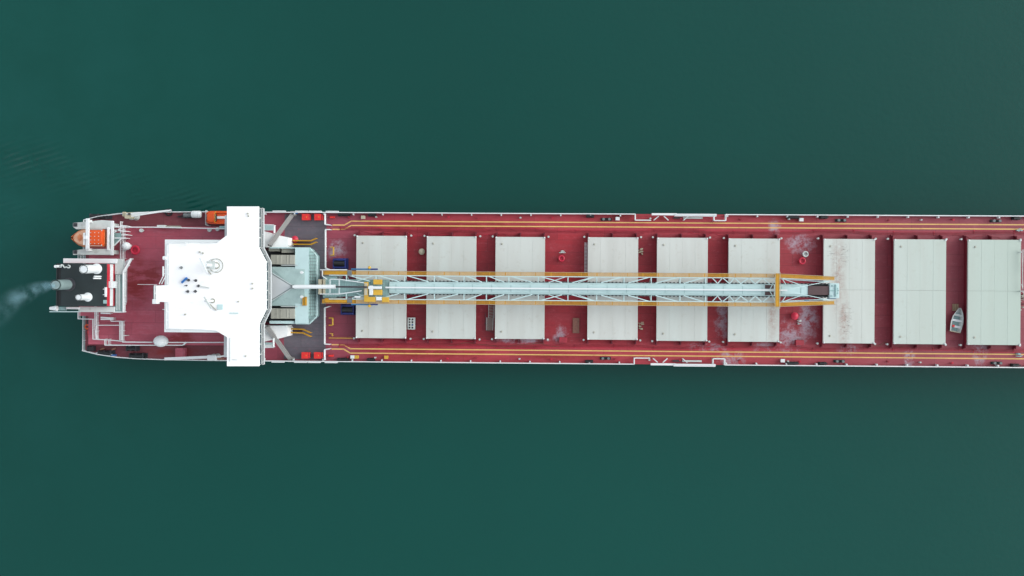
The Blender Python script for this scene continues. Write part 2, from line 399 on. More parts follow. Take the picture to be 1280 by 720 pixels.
# cross rails of white pipe by the grey deck
def pxrail(pts, z, r=.06, h=1.05, step=1.4, name='railing', mat='white', parent=ship):
    m = MB(); m.rail([V(x, y, z + h) - Vector((0, 0, h)) for x, y in pts], h=h, r=r, step=step); return m.build(name, mat, parent)
for pts in ([(406, 267), (406, 280.5), (413, 281.3)], [(413, 287), (406.5, 287), (406.5, 318), (406.5, 335), (412, 337)], [(412, 383), (405.5, 385), (405.5, 430), (412, 430.5)], [(412, 436), (405.5, 437), (405.5, 450)]):
    pxrail(pts, DECK, r=.09)
for pts in ([(413, 309), (416.5, 309), (416.5, 319), (413, 319)], [(411, 397.5), (415.5, 397.5), (415.5, 406.5), (411, 406.5)]):
    pxrail(pts, DECK, r=.07, mat='yellowpale')
pxrail([(411, 422.5), (440, 422.8)], DECK, r=.05, mat='yellowpale'); pxrail([(412, 417), (415, 417), (415, 420)], DECK, r=.05, mat='yellowpale')

# ------------------------------------------------------------------ hatches
HX = [(445.5, 507.5, 294.5, 423), (533.5, 594.5, 295.3, 423.8), (619.5, 680.5, 296, 424), (735, 797, 296.5, 425), (821.5, 884, 297, 426.5), (911, 974, 298, 427.5),
      (1030, 1093, 298.5, 429.5), (1118, 1182, 299, 430.5), (1210.5, 1275.5, 299.5, 431.5)]
HL = ['beige hatch cover nearest the white bridge, beside the dark blue winches',
      'plain beige hatch cover right of the round cream vent and the grey grid box',
      'beige hatch cover right of the stowed grey ladders, third from the white bridge',
      'beige hatch cover with a white ladder along its left edge',
      'beige hatch cover between the cream deck fittings and the narrow gap with pale deck residue',
      'beige hatch cover crossed by the yellow end frame of the boom',
      'stained beige hatch cover below the boom head, dark smudges on its left third',
      'clean pale green hatch cover left of the small rowing boat',
      'dull pale green hatch cover right of the small rowing boat, at the right picture edge']
ZC = 7.85
for (x0, x1, y0, y1), lab in zip(HX, HL):
    a = W(x0, y0, ZC); c2 = W(x1, y1, ZC); X0, X1 = a[0], c2[0]; Y1, Y0 = a[1], c2[1]
    co_ = MB(); co_.box(X0 + .18, Y0 + .18, 6.0, X1 - .18, Y1 - .18, 7.5)
    for xx in (X0 + .15, (X0 + X1) / 2, X1 - .15):
        for yy, s in ((Y0, -1), (Y1, 1)):
            co_.prism([(xx - .05, yy - .2 * s), (xx + .05, yy - .2 * s), (xx + .05, yy + .62 * s), (xx - .05, yy + .62 * s)], 6.0, 6.95)
            co_.box(xx - .14, yy + .45 * s, 6.003, xx + .14, yy + .75 * s, 6.5)
    co_.box(X0 + .02, Y0 + .02, 7.38, X1 - .02, Y1 - .02, 7.44)
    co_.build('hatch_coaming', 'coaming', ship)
    hc = thing('hatch_cover', ((X0 + X1) / 2, (Y0 + Y1) / 2, 7.45), lab, 'hatch cover', 'hatch covers along the deck')
    ym = (Y0 + Y1) / 2 + .2
    for (ya, yb) in ((Y0, ym - .007), (ym + .007, Y1)):
        p = MB(); p.box(X0, ya, 7.46, X1, yb, 7.80)
        wp = (X1 - X0) / 4
        for i in range(4):
            p.box(X0 + wp * i + .004, ya + .004, 7.79, X0 + wp * (i + 1) - .004, yb - .004, 7.80 + .03 + .008 * (i % 2))
        p.build('panel', 'hatch', hc, bevel=.012)
    for (fx, fy) in ((.0, .0), (1, 1), (0, 1), (1, 0)):
        cx_, cy_ = X0 + fx * (X1 - X0), Y0 + fy * (Y1 - Y0)
        q = MB(); q.lathe((cx_ + (-.1 if fx else .1), cy_ + (-.1 if fy else .1), 7.83), [(.13, 0), (.13, .12), (.06, .2)], 10); q.build('corner_lug', 'white', hc)
    for (fx, fy) in ((.13, .93), (.13, .07)):
        q = MB(); q.lathe((X0 + fx * (X1 - X0), Y0 + fy * (Y1 - Y0), 7.83), [(.16, 0), (.16, .06), (.1, .12)], 12); q.build('vent_plug', 'plategrey', hc)
    # white cleats on deck at the hatch ends
    for yy, s in ((Y0, -1), (Y1, 1)):
        for xx in (X1 + .55, X0 - .5):
            q = MB(); q.lathe((xx, yy + .12 * s, 6.0), [(.12, 0), (.1, .5), (.16, .55), (.16, .65)], 10); q.build('deck_socket', 'offwhite', ship)
hx = [(WX(h[0], 6), WX(h[1], 6)) for h in HX]

# hydraulic pipes running between hatches along the deck
for sgn in (1, -1):
    for off, rr, mt in ((8.95, .045, 'redgear'), (8.75, .035, 'redgear'), (9.15, .03, 'crimson')):
        m = MB(); xa = WX(425, DECK); pts = []
        for i in range(60):
            pts.append((xa + i * 2.05, (off + (.22 if (i // 4) % 3 == 0 else 0)) * sgn, 6.15))
        m.path(pts, rr, 5)
        for p_ in pts[::3]: m.box(p_[0] - .05, p_[1] - .1, 6.003, p_[0] + .05, p_[1] + .1, 6.1)
        m.build('deck_pipe', mt, ship)
    for i, px in enumerate((436, 470, 560, 596, 650, 690, 770, 812, 850, 925, 985, 1000, 1110, 1150, 1190)):
        x, _ = W(px, 360, DECK); q = MB(); q.box(x - .16, (10.9 + .1 * (i % 3)) * sgn - .08, 6.0, x + .16, (10.9 + .1 * (i % 3)) * sgn + .08, 6.35)
        q.lathe((x, (11.0) * sgn, 6.3), [(.05, 0), (.05, .15), (.13, .16), (.13, .2)], 8); q.build('deck_valve', ['redgear', 'offwhite', 'crimson'][i % 3], ship)

for sgn in (1, -1):
    for k, (pa, pb, off) in enumerate(((448, 560, 8.55), (500, 620, 8.2), (560, 700, 8.9), (610, 650, 8.3), (860, 905, 8.6), (1070, 1130, 8.3), (1190, 1250, 8.5))):
        if (k + (sgn > 0)) % 3 == 0: continue
        m = MB(); xa, xb = WX(pa, DECK), WX(pb, DECK); ph = random.uniform(0, 6); n = 26; am = random.uniform(.12, .3)
        m.path([(xa + (xb - xa) * i / n, sgn * (off + am * math.sin(ph + i * .42) + .1 * math.sin(i * 1.1)), 6.06) for i in range(n + 1)], .035, 5)
        m.build('hose_line', ['redgear', 'crimson', 'grating'][k % 3], ship)
# bollards and fairleads
def bollards(px, py, mat='black'):
    x, y = W(px, py, DECK + .5)
    r_ = pt('mooring_bollard', ship)
    q = MB(); q.box(x - .85, y - .22, 6.0, x + .85, y + .22, 6.1); q.build('base', mat, r_)
    for dx in (-.45, .45):
        q = MB(); q.lathe((x + dx, y, 6.1), [(.16, 0), (.15, .5), (.2, .52), (.2, .6)], 14); q.build('post', 'grey', r_, smooth=True)
for p in ((758, 274), (1052, 275.3), (1246, 276), (757, 448), (1050, 451.7), (1247, 454)): bollards(*p)
for px in (737, 990, 1028, 1268, 430, 465):
    for sgn in (1, -1):
        x = WX(px, DECK); ww = .9 if px in (990, 430) else .6; y = (B - .42) * sgn
        q = MB(); q.box(x - ww, y - .22, 6.0, x + ww, y + .22, 6.35); q.tube((x - ww * .5, y, 6.35), (x - ww * .5, y, 6.85), .16); q.tube((x + ww * .5, y, 6.35), (x + ww * .5, y, 6.85), .16)
        q.box(x - ww, y - .1, 6.85, x + ww, y + .1, 6.93); q.build('fairlead', 'black', ship)
for px, sgn, mt in ((454, 1, 'cream'), (447, -1, 'yellowpale'), (484, -1, 'yellowpale'), (1000, 1, 'white'), (978, -1, 'white'), (771, 1, 'white'), (442, -1, 'white')):
    x = WX(px, DECK); q = MB(); q.box(x - .28, (B - .8) * sgn - .22, 6.0, x + .28, (B - .8) * sgn + .22, 6.55); q.box(x - .32, (B - .8) * sgn - .26, 6.55, x + .32, (B - .8) * sgn + .26, 6.6); q.build('valve_box', mt, ship, bevel=.02)

# vents between the hatches
def mushroom(px, py, r, mat, z=DECK, hh=.9, ring=True, name='mushroom_vent'):
    x, y = W(px, py, z + hh); o = MB()
    if ring:
        o.lathe((x, y, z), [(r * .5, 0), (r * .5, hh * .5)], 22); o.torus((x, y, z + hh * .7), r * .76, r * .24, 26, 8)
    else:
        o.lathe((x, y, z), [(r * .55, 0), (r * .55, hh * .6), (r, hh * .62), (r * .97, hh * .85), (r * .5, hh * 1.1), (.03, hh * 1.15)], 22)
    return o.build(name, mat, ship, smooth=True)
mushroom(702, 323, .52, 'crimson'); mushroom(1003.5, 326, .56, 'crimson'); mushroom(994, 395, .58, 'crimson', ring=False)
mushroom(168, 312.5, .75, 'crimson', POOP); mushroom(368, 299, .55, 'crimson', ring=False); mushroom(527, 314.5, .5, 'cream', ring=False)
mushroom(1007.5, 317.5, .48, 'offwhite', ring=True)
def clutter(px, py, w, h, n, mats, z=DECK):
    x0, y0 = W(px, py, z); o = MB()
    for i in range(n):
        x = x0 + random.uniform(-w, w); y = y0 + random.uniform(-h, h); a = random.uniform(.06, .18)
        if i % 2: o.box(x - a, y - a * .7, z, x + a, y + a * .7, z + random.uniform(.2, .6))
        else: o.tube((x - a * 2, y, z + .35), (x + a * 2, y + random.uniform(-.1, .1), z + .35), .05)
    return o.build('pipe_fitting', mats, ship)
clutter(703, 315, .3, .2, 9, 'offwhite'); clutter(801, 315, .25, .55, 12, 'cream'); clutter(801, 407, .25, .55, 12, 'cream'); clutter(998, 403, .3, .3, 8, 'offwhite')
clutter(1276, 378, .4, 1.2, 16, 'plategrey'); clutter(1273, 288, .4, .25, 8, 'cyandark'); clutter(1272, 444, .4, .25, 8, 'cyandark')
clutter(228, 270, .5, .3, 9, 'darkgrey')
for px, py in ((704, 425), (1000, 428.5)):
    q = MB(); q.pbox(px - 5, py - 3.5, px + 5, py + 3.5, 6.0, 6.7); q.build('access_hatch', 'redgear', ship, bevel=.04)
q = MB(); q.pbox(716, 397.5, 724, 416.5, 6.0, 6.25); q.build('grating_hatch', 'grating', ship)
# ladder lying along the fourth hatch
x, _ = W(732.3, 320, 6.6); ya, yb = WY(303, 6.6, 732), WY(341, 6.6, 732); o = MB()
for dx in (-.14, .22): o.bar((x + dx, ya, 6.5), (x + dx, yb, 6.5), .05)
n = 22
for i in range(n): yy = ya + (yb - ya) * (i + .5) / n; o.bar((x - .22, yy, 6.55), (x + .22, yy, 6.55), .09)
tag(o.build('ladder', 'white'), 'long white ladder lying along the left edge of a hatch cover', 'ladder')
# partial gantry beams at the right picture edge
o = MB()
for pa, pb in (((1276.5, 312), (1277.5, 366)), ((1278.5, 312), (1279.5, 340)), ((1276, 355), (1278.5, 367))): o.bar(V(pa[0] + 1.2, pa[1], 8.4), V(pb[0] + 1.2, pb[1], 8.4), .07)
for pp in ((1276.8, 315), (1277.5, 364)): x, y = W(*pp, 8.4); o.bar((x, y, 6.0), (x, y, 8.4), .14)
o.build('handrail_frame', 'offwhite', ship)
for (px, py) in ((415, 271.5), (413.5, 444.8)):
    q = MB(); q.pbox(px - 3, py - 1.2, px + 3, py + 1.2, 6.0, 6.5); q.build('hose_box', 'redbright', ship, bevel=.03)

# ------------------------------------------------------------------ poop deckhouse (raised red deck)
yt, ybm = WY(284.5, POOP, 220), WY(430, POOP, 220)
XA = WX(112, POOP)
o = MB(); o.box(XA, ybm, 6.0, WX(318, POOP), yt, 8.9); o.build('deckhouse_base', 'white', ship)
o = MB(); o.box(XA - .15, ybm - .15, 8.9, WX(318, POOP) + .15, yt + .15, 9.0); o.build('poop_deck', 'poop', ship)
pxrail([(157, 284), (190, 284), (283, 286)], POOP, r=.08, h=1.0)
pxrail([(150.5, 277), (150.5, 323)], POOP, r=.06); pxrail([(154, 283), (154, 323)], POOP, r=.06)
q = MB(); q.pbox(196, 281.2, 206, 284.4, 9.0, 9.9); q.build('rail_locker', 'offwhite', ship, bevel=.03)
q = MB(); q.pbox(206, 282.2, 225, 284.2, 9.0, 9.6); q.build('rail_locker', 'plategrey', ship, bevel=.03)
for pp in ((272, 286.5), (262, 287.5), (177, 288)): q = MB(); q.lathe((*W(*pp, 9.5), 9.0), [(.2, 0), (.2, .5), (.3, .5), (.3, .7)], 12); q.build('small_vent', 'offwhite', ship)
# starboard side rails, side walkway and little dome platform
pxrail([(153, 427.5), (190, 427.8)], POOP, r=.08); pxrail([(208, 428), (283, 428)], POOP, r=.08)
q = MB(); q.pbox(132, 427.5, 231, 431.6, 8.75, 8.95); q.build('side_walkway', 'cyandark', ship)
pxrail([(131, 424), (131, 431.5), (228, 431.5), (232, 428)], 8.95, r=.07, h=1)
pxrail([(136, 424), (136, 431)], 8.95, r=.05, h=1)
# boxed rails on the raised aft deck corner
for pts in ([(97.5, 390), (97.5, 398.5), (117, 399)], [(116, 399), (116, 424), (135, 425), (152.5, 426.5)], [(120, 406.5), (152.8, 406.5)], [(118.5, 383), (118.5, 406), (120, 424)],
            [(120.5, 384), (120.5, 424)], [(138, 400), (139, 401.5), (153, 401.5), (153, 426)], [(149.5, 402), (149.5, 425)], [(151.3, 402), (151.3, 425)], [(154, 419.5), (158, 419.5)]):
    pxrail(pts, POOP, r=.06, h=1.0)
o = MB(); o.box(WX(99, POOP - .2), WY(399, POOP), 8.7, XA - .16, WY(384, POOP), 8.95); o.build('aft_platform', 'poop', ship)
for pp in (((126, 396.8), (142, 397.6)), ((126, 399), (142, 399)), ((126, 391.4), (138, 391.8))):
    q = MB(); q.bar(V(*pp[0], 9.8), V(*pp[1], 9.8), .2, .15)
    for e in pp: v = V(*e, 9.8); q.bar((v.x, v.y, 9.0), v, .08)
    q.build('pipe_rack', 'white', ship)
# satellite domes
for px, py, r in ((157, 307.5, .68), (201, 426.5, 1.1)):
    x, y = W(px, py, POOP + 1.6); r_ = pt('satellite_dome', ship)
    q = MB(); q.lathe((x, y, 9.0 if px < 180 else 8.96), [(.35, 0), (.3, .7), (r * .7, .9), (r * .7, 1.0)], 16); q.build('pedestal', 'offwhite', r_)
    q = MB(); q.sphere((x, y, 10.0 + r * .5), r, r * (.9 if r < 1 else .8), r, 24, 12, zmin=-.5); q.build('radome', 'white', r_, smooth=True)

# ------------------------------------------------------------------ superstructure
ZR = 16.5
sup = pt('superstructure', ship)
roof_pts = [(283.5, 258), (323.5, 258), (323.5, 309), (332.7, 327), (332.7, 387), (324, 405), (324, 457.8), (283.5, 457.8), (283.5, 421.5), (270, 413.5), (252, 412), (210.5, 411), (210.5, 378), (194.5, 377), (194.5, 357), (210.5, 356), (210.5, 304.5), (270, 304), (283.5, 294)]
rp = [W(x, y, ZR) for x, y in roof_pts]
o = MB(); o.prism(rp, ZR - .28, ZR); o.build('roof', 'roof', sup, bevel=.05)
# wheelhouse body under the front of the roof, with the front walkway
def sh(pts, dx, dy=0): return [(x + dx, y) for x, y in pts]
front = [(323.5, 259), (323.5, 309), (332.7, 327), (332.7, 387), (324, 405), (324, 456.8)]
fw = [W(x, y, ZR) for x, y in front]
body = [(x - .25, y) for x, y in fw] + [(W(286, 456, ZR)[0], fw[-1][1]), (W(286, 259, ZR)[0], fw[0][1])]
o = MB(); o.prism(body, 14.3, ZR - .28); o.build('wheelhouse_wall', 'offwhite', sup)
for (p, q_) in zip([(x - .25, y) for x, y in fw], [(x - .25, y) for x, y in fw][1:]):     # panes round the front
    p, q_ = Vector(p), Vector(q_); L = (q_ - p).length; n = max(1, round(L / 1.5)); d = (q_ - p) / n; nr = Vector((-(d.y), d.x)).normalized()
    if nr.x < 0: nr = -nr
    for i in range(n):
        a = p + d * (i + .06); b2 = p + d * (i + .94); g_ = MB()
        g_.add([(a.x, a.y, 14.7), (b2.x, b2.y, 14.7), (b2.x, b2.y, 16.1), (a.x, a.y, 16.1), (a.x + nr.x * .04, a.y + nr.y * .04, 14.7), (b2.x + nr.x * .04, b2.y + nr.y * .04, 14.7), (b2.x + nr.x * .04, b2.y + nr.y * .04, 16.1), (a.x + nr.x * .04, a.y + nr.y * .04, 16.1)],
               [(0, 1, 2, 3), (7, 6, 5, 4), (0, 4, 5, 1), (1, 5, 6, 2), (2, 6, 7, 3), (3, 7, 4, 0)])
        g_.build('window', 'glass', sup)
walk = [(x + .1, y) for x, y in fw] + [(fw[-1][0] - 5, fw[-1][1]), (fw[0][0] - 5, fw[0][1])]
o = MB(); o.prism(walk, 14.1, 14.3); o.build('bridge_walkway', 'darkgrey', sup)
m = MB(); wl = [(x + .12, y, 14.3) for x, y in fw]
for p, q_ in zip(wl, wl[1:]): m.bar(p, q_, .12, .2)
m.build('walkway_edge', 'white', sup)
m = MB(); m.rail([(x + .1, y, 14.3) for x, y in fw], r=.03, h=.95, step=2.2, mids=1); m.build('railing', 'white', sup)
# wing undersides, lower accommodation tiers
x0 = WX(300, 12); yy = 6.9
o = MB(); o.box(WX(206, 12) + 1.6, -yy, 9.0, WX(306, 12), yy, 13.45); o.box(WX(206, 12) + 1.6, -yy + .1, 13.45, WX(300, 13), yy - .1, ZR - .28); o.build('accommodation_block', 'white', sup)
o = MB()
for s in (1, -1): o.box(WX(292, 9), s * 6.8, 6.0, WX(306, 9), s * 10.6, 13.45)
o.build('wing_support', 'white', sup)
for s in (1, -1):
    for zz in (10.2, 14.6):
        for i in range(7):
            q = MB(); xx = WX(235, 12) + i * 1.15; q.box(xx, s * (yy if zz < 12 else yy - .1), zz, xx + .6, s * ((yy if zz < 12 else yy - .1) + .03), zz + .8); q.build('window', 'glass', sup)
# aft roof edge walkways with rails
o = MB(); o.pbox(206.5, 306, 210.5, 411, ZR - .5, ZR - .3); o.build('aft_walkway', 'grey', sup)
pxrail([(208.8, 306), (208.8, 355)], ZR - .3, r=.06, parent=sup, h=1.0); pxrail([(208, 379), (208, 411)], ZR - .3, r=.06, parent=sup, h=1.0)
pxrail([(192.8, 357), (192.8, 376)], ZR - .3, r=.05, parent=sup, h=1.0); o = MB(); o.pbox(191.5, 357, 194.4, 377, ZR - .5, ZR - .3); o.build('aft_walkway', 'grey', sup)
q = MB(); q.pbox(190, 374, 196, 380, ZR - .3, ZR + .9); q.build('searchlight', 'white', sup, bevel=.08)
q = MB(); q.tube(V(204, 322.5, ZR + .8), V(208, 322.5, ZR + .8), .28); q.build('searchlight', 'white', sup)
q = MB(); q.bar(V(204, 333, ZR + .9), V(204, 345, ZR + .9), .18); q.bar(V(204, 345, ZR + .9), V(199, 355, ZR + .5), .1); q.bar(V(207, 345, ZR + .9), V(202, 355, ZR + .5), .1); q.bar(V(209, 337, ZR + .8), V(203, 337, ZR + .8), .08)
q.bar(V(209, 342, ZR + .8), V(203, 342, ZR + .8), .08); q.build('handrail_bracket', 'white', sup)
q = MB(); q.bar(V(172, 355.5, ZR - 1), V(196, 355.8, ZR + .3), .06); q.build('stay_wire', 'white', sup)
q = MB(); q.bar(V(203, 386.8, ZR + .2), V(211, 386.8, ZR + .2), .08); q.build('aerial_bracket', 'white', sup)
# roof furniture: rails, bases, aerial feet, mast
pxrail([(216, 303), (232, 302.5), (232, 306)], ZR - .1, r=.05, parent=sup, h=1.0); pxrail([(252, 303.5), (272, 302)], ZR - .1, r=.05, parent=sup, h=1.0)
pxrail([(212, 412.5), (226, 412.5)], ZR - .1, r=.05, parent=sup, h=1.0)
mx, my = W(270.5, 332, ZR)
mast = pt('radar_mast', sup)
q = MB(); q.lathe((mx, my, ZR), [(.5, 0), (.5, .1), (.4, .12)], 28); q.torus((mx, my, ZR + .05), 1.0, .05, 30, 6); q.build('mast_base', 'plategrey', mast)
q = MB(); q.tube((mx, my, ZR), (mx - .1, my, ZR + 4.2), .35, .22, 14); q.build('mast_pole', 'white', mast, smooth=True)
q = MB(); q.torus((mx, my, ZR + 1.1), .95, .05); q.box(mx - .6, my - .6, ZR + 2.4, mx + .6, my + .6, ZR + 2.5); q.build('mast_platform', 'offwhite', mast)
q = MB(); q.bar((mx + .1, my - 1.1, ZR + 4.4), (mx - .9, my + 1.0, ZR + 4.4), .22, .3); q.build('radar_scanner', 'white', mast)
m2x, m2y = W(266, 376, ZR); mast = pt('radar_mast', sup)
q = MB(); q.lathe((m2x, m2y, ZR), [(.35, 0), (.35, .1), (.25, .1)], 20); q.build('mast_base', 'plategrey', mast)
q = MB(); q.tube((m2x, m2y, ZR), (m2x, m2y, ZR + 3.4), .18, .12, 12); q.build('mast_pole', 'white', mast, smooth=True)
q = MB(); q.bar((m2x - .1, m2y + .6, ZR + 3.4), (m2x + .9, m2y - 1.0, ZR + 3.4), .2, .25); q.build('radar_scanner', 'offwhite', mast)
for px, py in ((236, 350.2), (245, 350.6), (248.5, 357.4), (235, 364.4), (244.5, 364.2), (227, 334.5), (233.5, 357)):
    x, y = W(px, py, ZR); q = MB(); r0 = .2 if px != 233.5 else .12
    q.lathe((x, y, ZR), [(r0, 0), (r0, .15), (.08, .2), (.05, .9)], 12); q.build('aerial_foot', 'darkgrey' if px != 227 else 'grey', sup)
for px, py in ((316, 354.5), (316, 360.5), (298.5, 377), (310, 267), (311, 270), (307.5, 445), (232, 393), (250, 315), (254, 316.5)):
    x, y = W(px, py, ZR); q = MB(); q.lathe((x, y, ZR), [(.12, 0), (.12, .25), (.07, .3)], 10); q.build('deck_light', 'plategrey', sup)
q = MB(); q.bar(V(227, 353.5, ZR + .3), V(234, 347, ZR + .3), .3, .3); q.build('roof_tarpaulin', 'bluelight', sup, bevel=.05)
q = MB(); q.pbox(271.5, 380.5, 278.5, 387, ZR, ZR + .12); q.build('roof_hatch', 'cyan', sup, bevel=.03)
for a_, b_ in (((262, 380), (270.5, 388)), ((260, 338), (264, 343)), ((249, 357.5), (262, 360))):
    q = MB(); q.bar(V(*a_, ZR + .15), V(*b_, ZR + .15), .12); q.build('cable_tray', 'plategrey' if a_[0] > 255 else 'offwhite', sup)
q = MB(); q.bar(V(287, 391.5, ZR + .1), V(298, 391.5, ZR + .1), .14); q.build('cable_tray', 'cyan', sup)
q = MB(); q.bar(V(287.5, 422, ZR + .1), V(287.5, 452, ZR + .1), .08); q.bar(V(290, 449, ZR + .1), V(297, 450, ZR + .1), .08); q.build('cable_tray', 'offwhite', sup)
# low white houses in front of the bridge wings
for s, pts in ((1, [(318, 288), (330, 289), (343, 293), (360.5, 297), (360.5, 306), (358, 309), (318, 309)]), (-1, [(318, 407), (358, 407), (360, 411), (359.5, 420), (345, 424), (330, 427), (318, 427)])):
    o = MB(); o.prism([W(x, y, 9.2) for x, y in pts], 6.0, 9.2); o.build('forward_house', 'roof', sup, bevel=.04)
pxrail([(329, 280.5), (342.5, 281.5), (342.5, 291)], 9.0, r=.08, parent=sup, h=1.0)
pxrail([(328, 434.5), (341.5, 434), (341.5, 423)], 9.0, r=.08, parent=sup, h=1.0)
for y0, y1 in ((280.5, 288), (428, 434.8)):
    o = MB(); o.pbox(318, y0, 342, y1, 8.8, 9.0); o.build('side_platform', 'cyan', sup)
q = MB(); q.pbox(329, 431, 341, 434.8, 9.0, 9.9); q.build('rail_locker', 'white', ship, bevel=.03)
# diagonal grey stays
for pa, pb in (((366.5, 267), (337, 307)), ((363.5, 449.5), (333.5, 408))):
    a = V(*pa, 6.3); b_ = V(*pb, 10.6); q = MB(); q.bar(a, b_, .62, .4); q.bar(a + Vector((0, 0, .21)), b_ + Vector((0, 0, .21)), .1, .1)
    q.box(a.x - .5, a.y - .4, 6.0, a.x + .5, a.y + .4, 6.25); q.build('diagonal_stay', 'beam', ship)
# stairs with yellow handrails
for pts, y_in in (([(366, 300.8), (388, 301), (395, 298)], 1), ([(362, 411), (378, 411.5), (388, 416)], -1)):
    r_ = pt('stairway', ship)
    for off in (0, 4.6):
        sgn = 1 if y_in > 0 else 1
        m = MB(); m.rail([V(x, y + off, 7.4) - Vector((0, 0, 1)) for x, y in pts], h=1.0, r=.1, step=1.1); m.build('handrail', 'yellow', r_)
    m = MB()
    for i in range(12):
        t = i / 11; x = pts[0][0] + (pts[1][0] - pts[0][0]) * t; v = V(x, pts[0][1] + 2.3, 6.2); m.box(v.x - .1, v.y - .25, 6.02 + .04 * i, v.x + .1, v.y + .25, 6.08 + .04 * i)
    m.build('tread', 'brown', r_)
# red deck lockers
k = 0
LK = ['bright red square deck locker beside the upper rail, nearer the white bridge', 'bright red square deck locker beside the upper rail, next to the white cross rail',
      'bright red square deck locker beside the lower rail, nearer the white bridge', 'bright red square deck locker beside the lower rail, next to the white cross rail']
proto = None
for i, (px, py) in enumerate(((382.5, 271.3), (398, 271.3), (382, 444.3), (397.5, 444.3))):
    x, y = W(px, py, 6.9)
    if proto is None:
        proto = thing('deck_locker', (x, y, 6.006), LK[0], 'locker', 'red lockers on the grey deck')
        q = MB(); q.box(x - .62, y - .46, 6.01, x + .62, y + .46, 6.75); q.build('body', 'redbright', proto, bevel=.05)
        q = MB(); q.box(x - .66, y - .5, 6.75, x + .42, y + .5, 6.9); q.box(x - .3, y - .25, 6.9, x + .1, y + .25, 6.96); q.build('lid', 'redbright', proto, bevel=.05)
        q = MB(); q.box(x + .05, y - .08, 6.9, x + .12, y + .08, 7.0); q.build('handle', 'yellowpale', proto)
        q = MB(); q.box(x + .45, y - .49, 6.75, x + .53, y + .49, 6.85); q.build('hinge', 'redgear', proto)
    else: copy_tree(proto, (x, y, 6.006), LK[i], rz=0)
# dark blue winches
for px, py, lab, fl in ((425, 329.5, 'dark blue deck winch above the boom foot', 0), (435, 387, 'dark blue deck winch below the boom foot', 1)):
    x, y = W(px, py, 7.0); t = thing('deck_winch', (x, y, 6.0), lab, 'winch', 'blue deck winches by the boom foot')
    q = MB(); q.box(x - 1.15, y - .85, 6.0, x + 1.15, y + .85, 6.25); q.box(x - 1.1, y - .8, 6.25, x - .95, y + .8, 7.2); q.box(x + .75, y - .8, 6.25, x + .95, y + .8, 7.2); q.build('frame', 'blue', t)
    q = MB(); q.tube((x - .95, y, 6.9), (x + .75, y, 6.9), .45, n=18); q.build('drum', 'black', t, smooth=True)
    for yy in (-.6, .6): q = MB(); q.tube((x - 1, y + yy, 7.2), (x + 1, y + yy, 7.2), .1); q.build('guard_bar', 'blue', t)
    q = MB(); q.box(x - .3, y + .45, 6.25, x + .5, y + .8, 7.25); q.tube((x + .5, y + .6, 6.9), (x + 1.0, y + .6, 6.9), .2); q.build('motor', 'blue', t)
# grid box and stowed ladders
x, y = W(513.5, 404.5, 7.0); q = MB(); hw, hh = .52, .92
for i in range(3): q.box(x - hw + i * (hw - .07), y - hh, 6.3, x - hw + i * (hw - .07) + .14, y + hh, 6.9)
for i in range(5): q.box(x - hw, y - hh + i * (2 * hh - .14) / 4, 6.3, x + hw, y - hh + i * (2 * hh - .14) / 4 + .14, 6.903)
q.box(x + hw, y - hh, 6.3, x + hw + .12, y + hh, 6.9)
t = thing('grid_rack', (x, y, 6), 'pale grey open rack of eight square cells beside a hatch cover', 'rack')
q.build('frame', 'offwhite', t); q = MB(); q.box(x - hw, y - hh, 6.0, x + hw, y + hh, 6.3); q.build('tray', 'darkgrey', t)
q = MB(); q.box(x + .05, y - .3, 6.3, x + .3, y, 6.6); q.build('canister', 'bluelight', t)
for (px, py, L, rung, tilt, lab, mt) in ((614, 389, 1.05, 9, .02, 'stowed pale grey ladder half under the lower boom walkway', 'offwhite'), (612, 405, 1.0, 12, .04, 'wide grey slatted platform lying beside a hatch cover', 'offwhite')):
    x, y = W(px, py, 6.8); t = thing('folding_ladder' if py < 400 else 'slatted_platform', (x, y, 6), lab, 'ladder' if py < 400 else 'platform', None, rz=0)
    wd = .42 if py < 400 else .5; q = MB()
    for s in (-1, 1): q.bar((x + s * wd, y - L, 6.5 + (s == 1) * .1), (x + s * wd + tilt, y + L, 6.6), .07)
    q.build('side_rail', mt, t); q = MB()
    for i in range(rung): yy_ = y - L + 2 * L * (i + .5) / rung; q.bar((x - wd, yy_, 6.55), (x + wd, yy_ + (.1 if py < 400 else 0), 6.6), .07)
    q.build('rung', 'plategrey', t)
q = MB()
for a_, b_ in (((606.8, 392), (606.8, 412)), ((606.8, 412), (617, 416)), ((605.5, 404), (609, 404))): q.bar(V(*a_, 6.5), V(*b_, 6.5), .07)
q.bar(V(606.8, 392, 6.5), V(606.8, 392, 6.0), .07); q.bar(V(617, 416, 6.5), V(617, 416, 6.0), .07); q.build('ladder_cradle', 'darkgrey', ship)

# ------------------------------------------------------------------ belt elevator tower in front of the bridge
tw = pt('elevator_tower', ship)
ZT = 11.5
o = MB(); o.pbox(334, 312, 372, 403, 6.0, 8.0); o.build('tower_floor', 'darkgrey', tw)
top = [(369, 309.5), (386, 309.5), (386, 404.5), (369, 404.5)]
topo = [W(x, y, ZT) for x, y in top]
bot = [(WX(369, ZT), topo[0][1] - .0), (WX(388, 8), topo[0][1]), (WX(396, 8), WY(320, 8, 396)), (WX(396, 8), WY(395, 8, 396)), (WX(387, 8), topo[2][1]), (WX(369, ZT), topo[2][1])]
topr = [topo[0], topo[1], (topo[1][0] + .02, WY(320, ZT, 386)), (topo[1][0] + .02, WY(395, ZT, 386)), topo[2], topo[3]]
o = MB(); o.loft([[Vector((x, y, z)) for x, y in r_] for r_, z in ((bot[::-1], 6.0), (bot[::-1], 8.0), (topr[::-1], ZT))])
for i in range(len(o.f)): pass
o.build('tower_front', 'cyandark', tw)
o = MB(); o.prism([(x, y) for x, y in topr], ZT + .003, ZT + .06); o.build('tower_top', 'cyan', tw)
